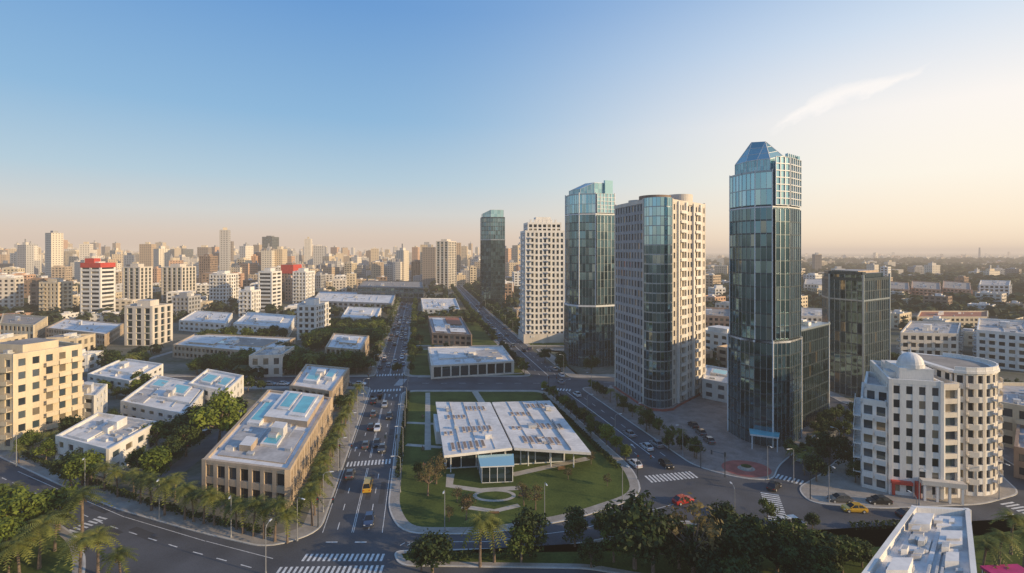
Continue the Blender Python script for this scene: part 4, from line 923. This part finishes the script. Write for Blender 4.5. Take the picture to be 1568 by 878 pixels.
def farbox(x, y, w, d, h, k, a):
    ux = (cos(a), sin(a)); uy = (-sin(a), cos(a))
    q = [(x + ux[0] * sx * w / 2 + uy[0] * sy * d / 2, y + ux[1] * sx * w / 2 + uy[1] * sy * d / 2) for sx, sy in ((-1, -1), (1, -1), (1, 1), (-1, 1))]
    for i in range(4):
        a_, b_ = q[i], q[(i + 1) % 4]; L = w if i % 2 == 0 else d
        far.face([(a_[0], a_[1], 0), (b_[0], b_[1], 0), (b_[0], b_[1], h), (a_[0], a_[1], h)], k, [(0, 0), (L, 0), (L, h), (0, h)])
    far.face([(px, py, h) for px, py in q], random.choice(['roofg', 'roofb', 'roofw']))
    if h > 12:
        s = U(.25, .5); far.prism([(x + (px - x) * s, y + (py - y) * s) for px, py in q], h - .1, h + U(2, 5), random.choice(['white2', 'cream', 'grey']), 'roofg')
        if R() < .25: s *= .3; far.prism([(x + (px - x) * s, y + (py - y) * s) for px, py in q], h, h + U(5, 11), 'grey', 'grey')
for i in range(4600):
    Y = 760 * (9.5 ** (R() ** .85)); t = U(-1.12, 1.12); X = t * Y
    if abs(X - Ac(Y)) < 14 and Y < 1000: continue
    dens = 1.0 if t < .12 else (.5 if t < .38 else .3)
    if R() > dens: continue
    r = R()
    if t < .14: h = U(7, 18) if r < .42 else (U(18, 38) if r < .82 else U(38, 62) if r < .965 else U(60, 84))
    else: h = U(5, 12) if r < .75 else (U(12, 26) if r < .98 else U(30, 46))
    if Y > 2500: h = min(h, 62) * U(.7, 1.35)
    w = U(12, 22) if h > 18 else U(12, 38)
    if Y > 3000: w *= 1.3
    farbox(X, Y, w, U(12, 20), h, random.choice(K if t < .2 else K[:2] + K[5:6] + K[1:2] + ['far4', 'far6']), U(-.5, .6))
far.tube([(2740, 3000, 0), (2740, 3000, 72)], [7, 4], 'grey', 8)
far.build('distant_city')

# distant tree masses
ft = MB()
def farclump(x, y, s, n):
    for _ in range(n):
        d = Vector((random.gauss(0, 1), random.gauss(0, 1), random.gauss(0, 1))).normalized() * U(.5, 1); c = Vector((x + d.x * s, y + d.y * s, s * .95 + d.z * s * .8)); nn = (d + Vector((0, 0, .5))).normalized(); u = nn.orthogonal().normalized(); w = nn.cross(u); q = s * U(.28, .5)
        ft.face([tuple(c - u * q), tuple(c - w * q), tuple(c + u * q), tuple(c + w * q)], 'leaffar')
for x, y, s in FT: farclump(x, y, U(2, 4), 30)
for i in range(4200):
    Y = 330 + 1900 * R() ** 1.4; t = U(-1.1, 1.1)
    X = t * Y
    if onroad(X, Y, 2) or any(hypot(X - a, Y - b) < c * .8 for a, b, c in OCC): continue
    farclump(X, Y, U(2.4, 4.5) * (1 + Y / 1500), 22)
for i in range(2400):   # wooded belts on the right
    t = U(.40, 1.15); Y = random.choice([U(470, 640), U(700, 900), U(1200, 1500), U(2000, 2600), U(430, 1600)]); X = t * Y
    if any(hypot(X - a, Y - b) < c for a, b, c in OCC): continue
    farclump(X, Y, U(4, 6.5) * (1 + Y / 2200), 26)
ft.build('distant_trees')

# ------------------------------------------------------------------ haze, sky, sun, camera
SIG = 1 / 4800.0
m = bpy.data.materials.new('haze'); m.use_nodes = True; nt = m.node_tree; nt.nodes.remove(nt.nodes['Principled BSDF'])
ab = N(nt, 'ShaderNodeVolumeAbsorption'); ab.inputs['Color'].default_value = (0, 0, 0, 1); ab.inputs['Density'].default_value = SIG
em = N(nt, 'ShaderNodeEmission'); em.inputs['Color'].default_value = (.70, .57, .465, 1); em.inputs['Strength'].default_value = SIG  # haze brightness is emitted by the volume itself, in place of scattered sunlight
ad = N(nt, 'ShaderNodeAddShader'); nt.links.new(ab.outputs[0], ad.inputs[0]); nt.links.new(em.outputs[0], ad.inputs[1]); nt.links.new(ad.outputs[0], nt.nodes['Material Output'].inputs['Volume'])
M['haze'] = m
mb = MB(); mb.box(-30000, 30000, -3000, 30000, -2, 100, 'haze'); mb.build('haze')

SAZ, SEL = radians(111), radians(16)       # sun azimuth clockwise from +Y, elevation
sd = Vector((sin(SAZ) * cos(SEL), cos(SAZ) * cos(SEL), sin(SEL)))
l = bpy.data.lights.new('sun', 'SUN'); l.energy = 5.0; l.angle = radians(.6); l.color = (1, .74, .43)
o = bpy.data.objects.new('sun', l); SC.collection.objects.link(o); o.rotation_euler = (-sd).to_track_quat('-Z', 'Y').to_euler()

w = bpy.data.worlds.new('World'); SC.world = w; w.use_nodes = True; nt = w.node_tree; bg = nt.nodes['Background']
def srgb(r, g, b): return tuple(((c / 255) / 12.92 if c < 11 else ((c / 255 + .055) / 1.055) ** 2.4) for c in (r, g, b)) + (1,)
tc = N(nt, 'ShaderNodeTexCoord'); nz = N(nt, 'ShaderNodeVectorMath', operation='NORMALIZE'); nt.links.new(tc.outputs['Generated'], nz.inputs[0])
sp = N(nt, 'ShaderNodeSeparateXYZ'); nt.links.new(nz.outputs[0], sp.inputs[0])
def ramp(st):
    r = N(nt, 'ShaderNodeValToRGB'); e = r.color_ramp.elements; e[0].position = st[0][0]; e[0].color = srgb(*st[0][1]); e[1].position = st[1][0]; e[1].color = srgb(*st[1][1])
    for p, c in st[2:]: x = e.new(p); x.color = srgb(*c)
    nt.links.new(sp.outputs[2], r.inputs[0]); return r
rl = ramp([(0, (205, 184, 170)), (.03, (212, 196, 184)), (.07, (203, 206, 206)), (.13, (174, 200, 216)), (.24, (136, 180, 216)), (.42, (102, 153, 208)), (1, (74, 122, 188))])
rr_ = ramp([(0, (250, 224, 194)), (.04, (255, 236, 210)), (.12, (255, 247, 232)), (.22, (252, 246, 240)), (.34, (212, 225, 240)), (.5, (145, 183, 224)), (1, (80, 130, 195))])
dt = N(nt, 'ShaderNodeVectorMath', operation='DOT_PRODUCT'); dt.inputs[1].default_value = (sin(radians(90)), cos(radians(90)), 0); nt.links.new(nz.outputs[0], dt.inputs[0])
mr = N(nt, 'ShaderNodeMapRange', interpolation_type='SMOOTHSTEP'); mr.inputs[1].default_value = -.35; mr.inputs[2].default_value = .72; nt.links.new(dt.outputs['Value'], mr.inputs[0])
pw = N(nt, 'ShaderNodeMath', operation='POWER'); pw.inputs[1].default_value = 1.3; nt.links.new(mr.outputs[0], pw.inputs[0])
mx = N(nt, 'ShaderNodeMixRGB'); nt.links.new(pw.outputs[0], mx.inputs[0]); nt.links.new(rl.outputs[0], mx.inputs[1]); nt.links.new(rr_.outputs[0], mx.inputs[2])
def math_(op, a, b=None, c=None):
    n = N(nt, 'ShaderNodeMath', operation=op)
    for i, v in enumerate((a, b, c)):
        if v is None: continue
        if isinstance(v, (int, float)): n.inputs[i].default_value = v
        else: nt.links.new(v, n.inputs[i])
    return n.outputs[0]
# cirrus streak
ymax = math_('MAXIMUM', sp.outputs[1], .01); gu = math_('DIVIDE', sp.outputs[0], ymax); gv = math_('DIVIDE', sp.outputs[2], ymax)
du, dv = .262, .121; LL = hypot(du, dv); du /= LL; dv /= LL
au = math_('SUBTRACT', gu, .505); av = math_('SUBTRACT', gv, .232)
s_ = math_('DIVIDE', math_('ADD', math_('MULTIPLY', au, du), math_('MULTIPLY', av, dv)), LL)
t_ = math_('SUBTRACT', math_('MULTIPLY', av, du), math_('MULTIPLY', au, dv))
cb = N(nt, 'ShaderNodeCombineXYZ'); nt.links.new(math_('MULTIPLY', s_, 4.0), cb.inputs[0]); nt.links.new(math_('MULTIPLY', t_, 34.0), cb.inputs[1])
nn = N(nt, 'ShaderNodeTexNoise'); nn.inputs['Scale'].default_value = 1.0; nn.inputs['Detail'].default_value = 7; nn.inputs['Roughness'].default_value = .6; nt.links.new(cb.outputs[0], nn.inputs[0])
bend = math_('MULTIPLY', math_('SINE', math_('MULTIPLY', s_, 4.2)), .012)
tt = math_('ADD', math_('SUBTRACT', t_, bend), math_('MULTIPLY', math_('SUBTRACT', nn.outputs[0], .5), .035))
wd = math_('ADD', .005, math_('MULTIPLY', math_('SUBTRACT', 1.0, math_('ABSOLUTE', math_('MULTIPLY', math_('SUBTRACT', s_, .55), 1.7))), .019))
g = math_('SUBTRACT', 1.0, math_('DIVIDE', math_('ABSOLUTE', tt), math_('MAXIMUM', wd, .001))); g = math_('MAXIMUM', g, 0.0)
mr2 = N(nt, 'ShaderNodeMapRange', interpolation_type='SMOOTHSTEP'); mr2.inputs[1].default_value = -.05; mr2.inputs[2].default_value = .2; nt.links.new(s_, mr2.inputs[0])
mr3 = N(nt, 'ShaderNodeMapRange', interpolation_type='SMOOTHSTEP'); mr3.inputs[1].default_value = 1.3; mr3.inputs[2].default_value = .75; nt.links.new(s_, mr3.inputs[0])
fr_ = math_('GREATER_THAN', sp.outputs[1], .05)
mask = math_('MINIMUM', math_('MULTIPLY', math_('MULTIPLY', math_('MULTIPLY', g, mr2.outputs[0]), mr3.outputs[0]), math_('MULTIPLY', fr_, math_('MULTIPLY', nn.outputs[0], 2.4))), .95)
mc = N(nt, 'ShaderNodeMixRGB'); nt.links.new(mask, mc.inputs[0]); nt.links.new(mx.outputs[0], mc.inputs[1]); mc.inputs[2].default_value = (.97, .93, .90, 1)
sky = N(nt, 'ShaderNodeTexSky', sky_type='NISHITA'); sky.sun_disc = False; sky.sun_elevation = SEL; sky.sun_rotation = SAZ
sk = N(nt, 'ShaderNodeVectorMath', operation='SCALE'); sk.inputs['Scale'].default_value = .1; nt.links.new(sky.outputs[0], sk.inputs[0])
fin = N(nt, 'ShaderNodeMixRGB'); fin.inputs[0].default_value = .06; nt.links.new(mc.outputs[0], fin.inputs[1]); nt.links.new(sk.outputs[0], fin.inputs[2])
nt.links.new(fin.outputs[0], bg.inputs['Color']); bg.inputs['Strength'].default_value = 1.07

cam = bpy.data.cameras.new('camera'); cam.lens = 18; cam.sensor_width = 36; cam.shift_y = -.0344; cam.clip_start = .5; cam.clip_end = 80000
o = bpy.data.objects.new('camera', cam); SC.collection.objects.link(o); o.location = (0, 0, EYE); o.rotation_euler = (radians(90), 0, 0); SC.camera = o
SC.view_settings.view_transform = 'Standard'; SC.view_settings.look = 'None'; SC.view_settings.exposure = 0
print('objects', len(bpy.data.objects))
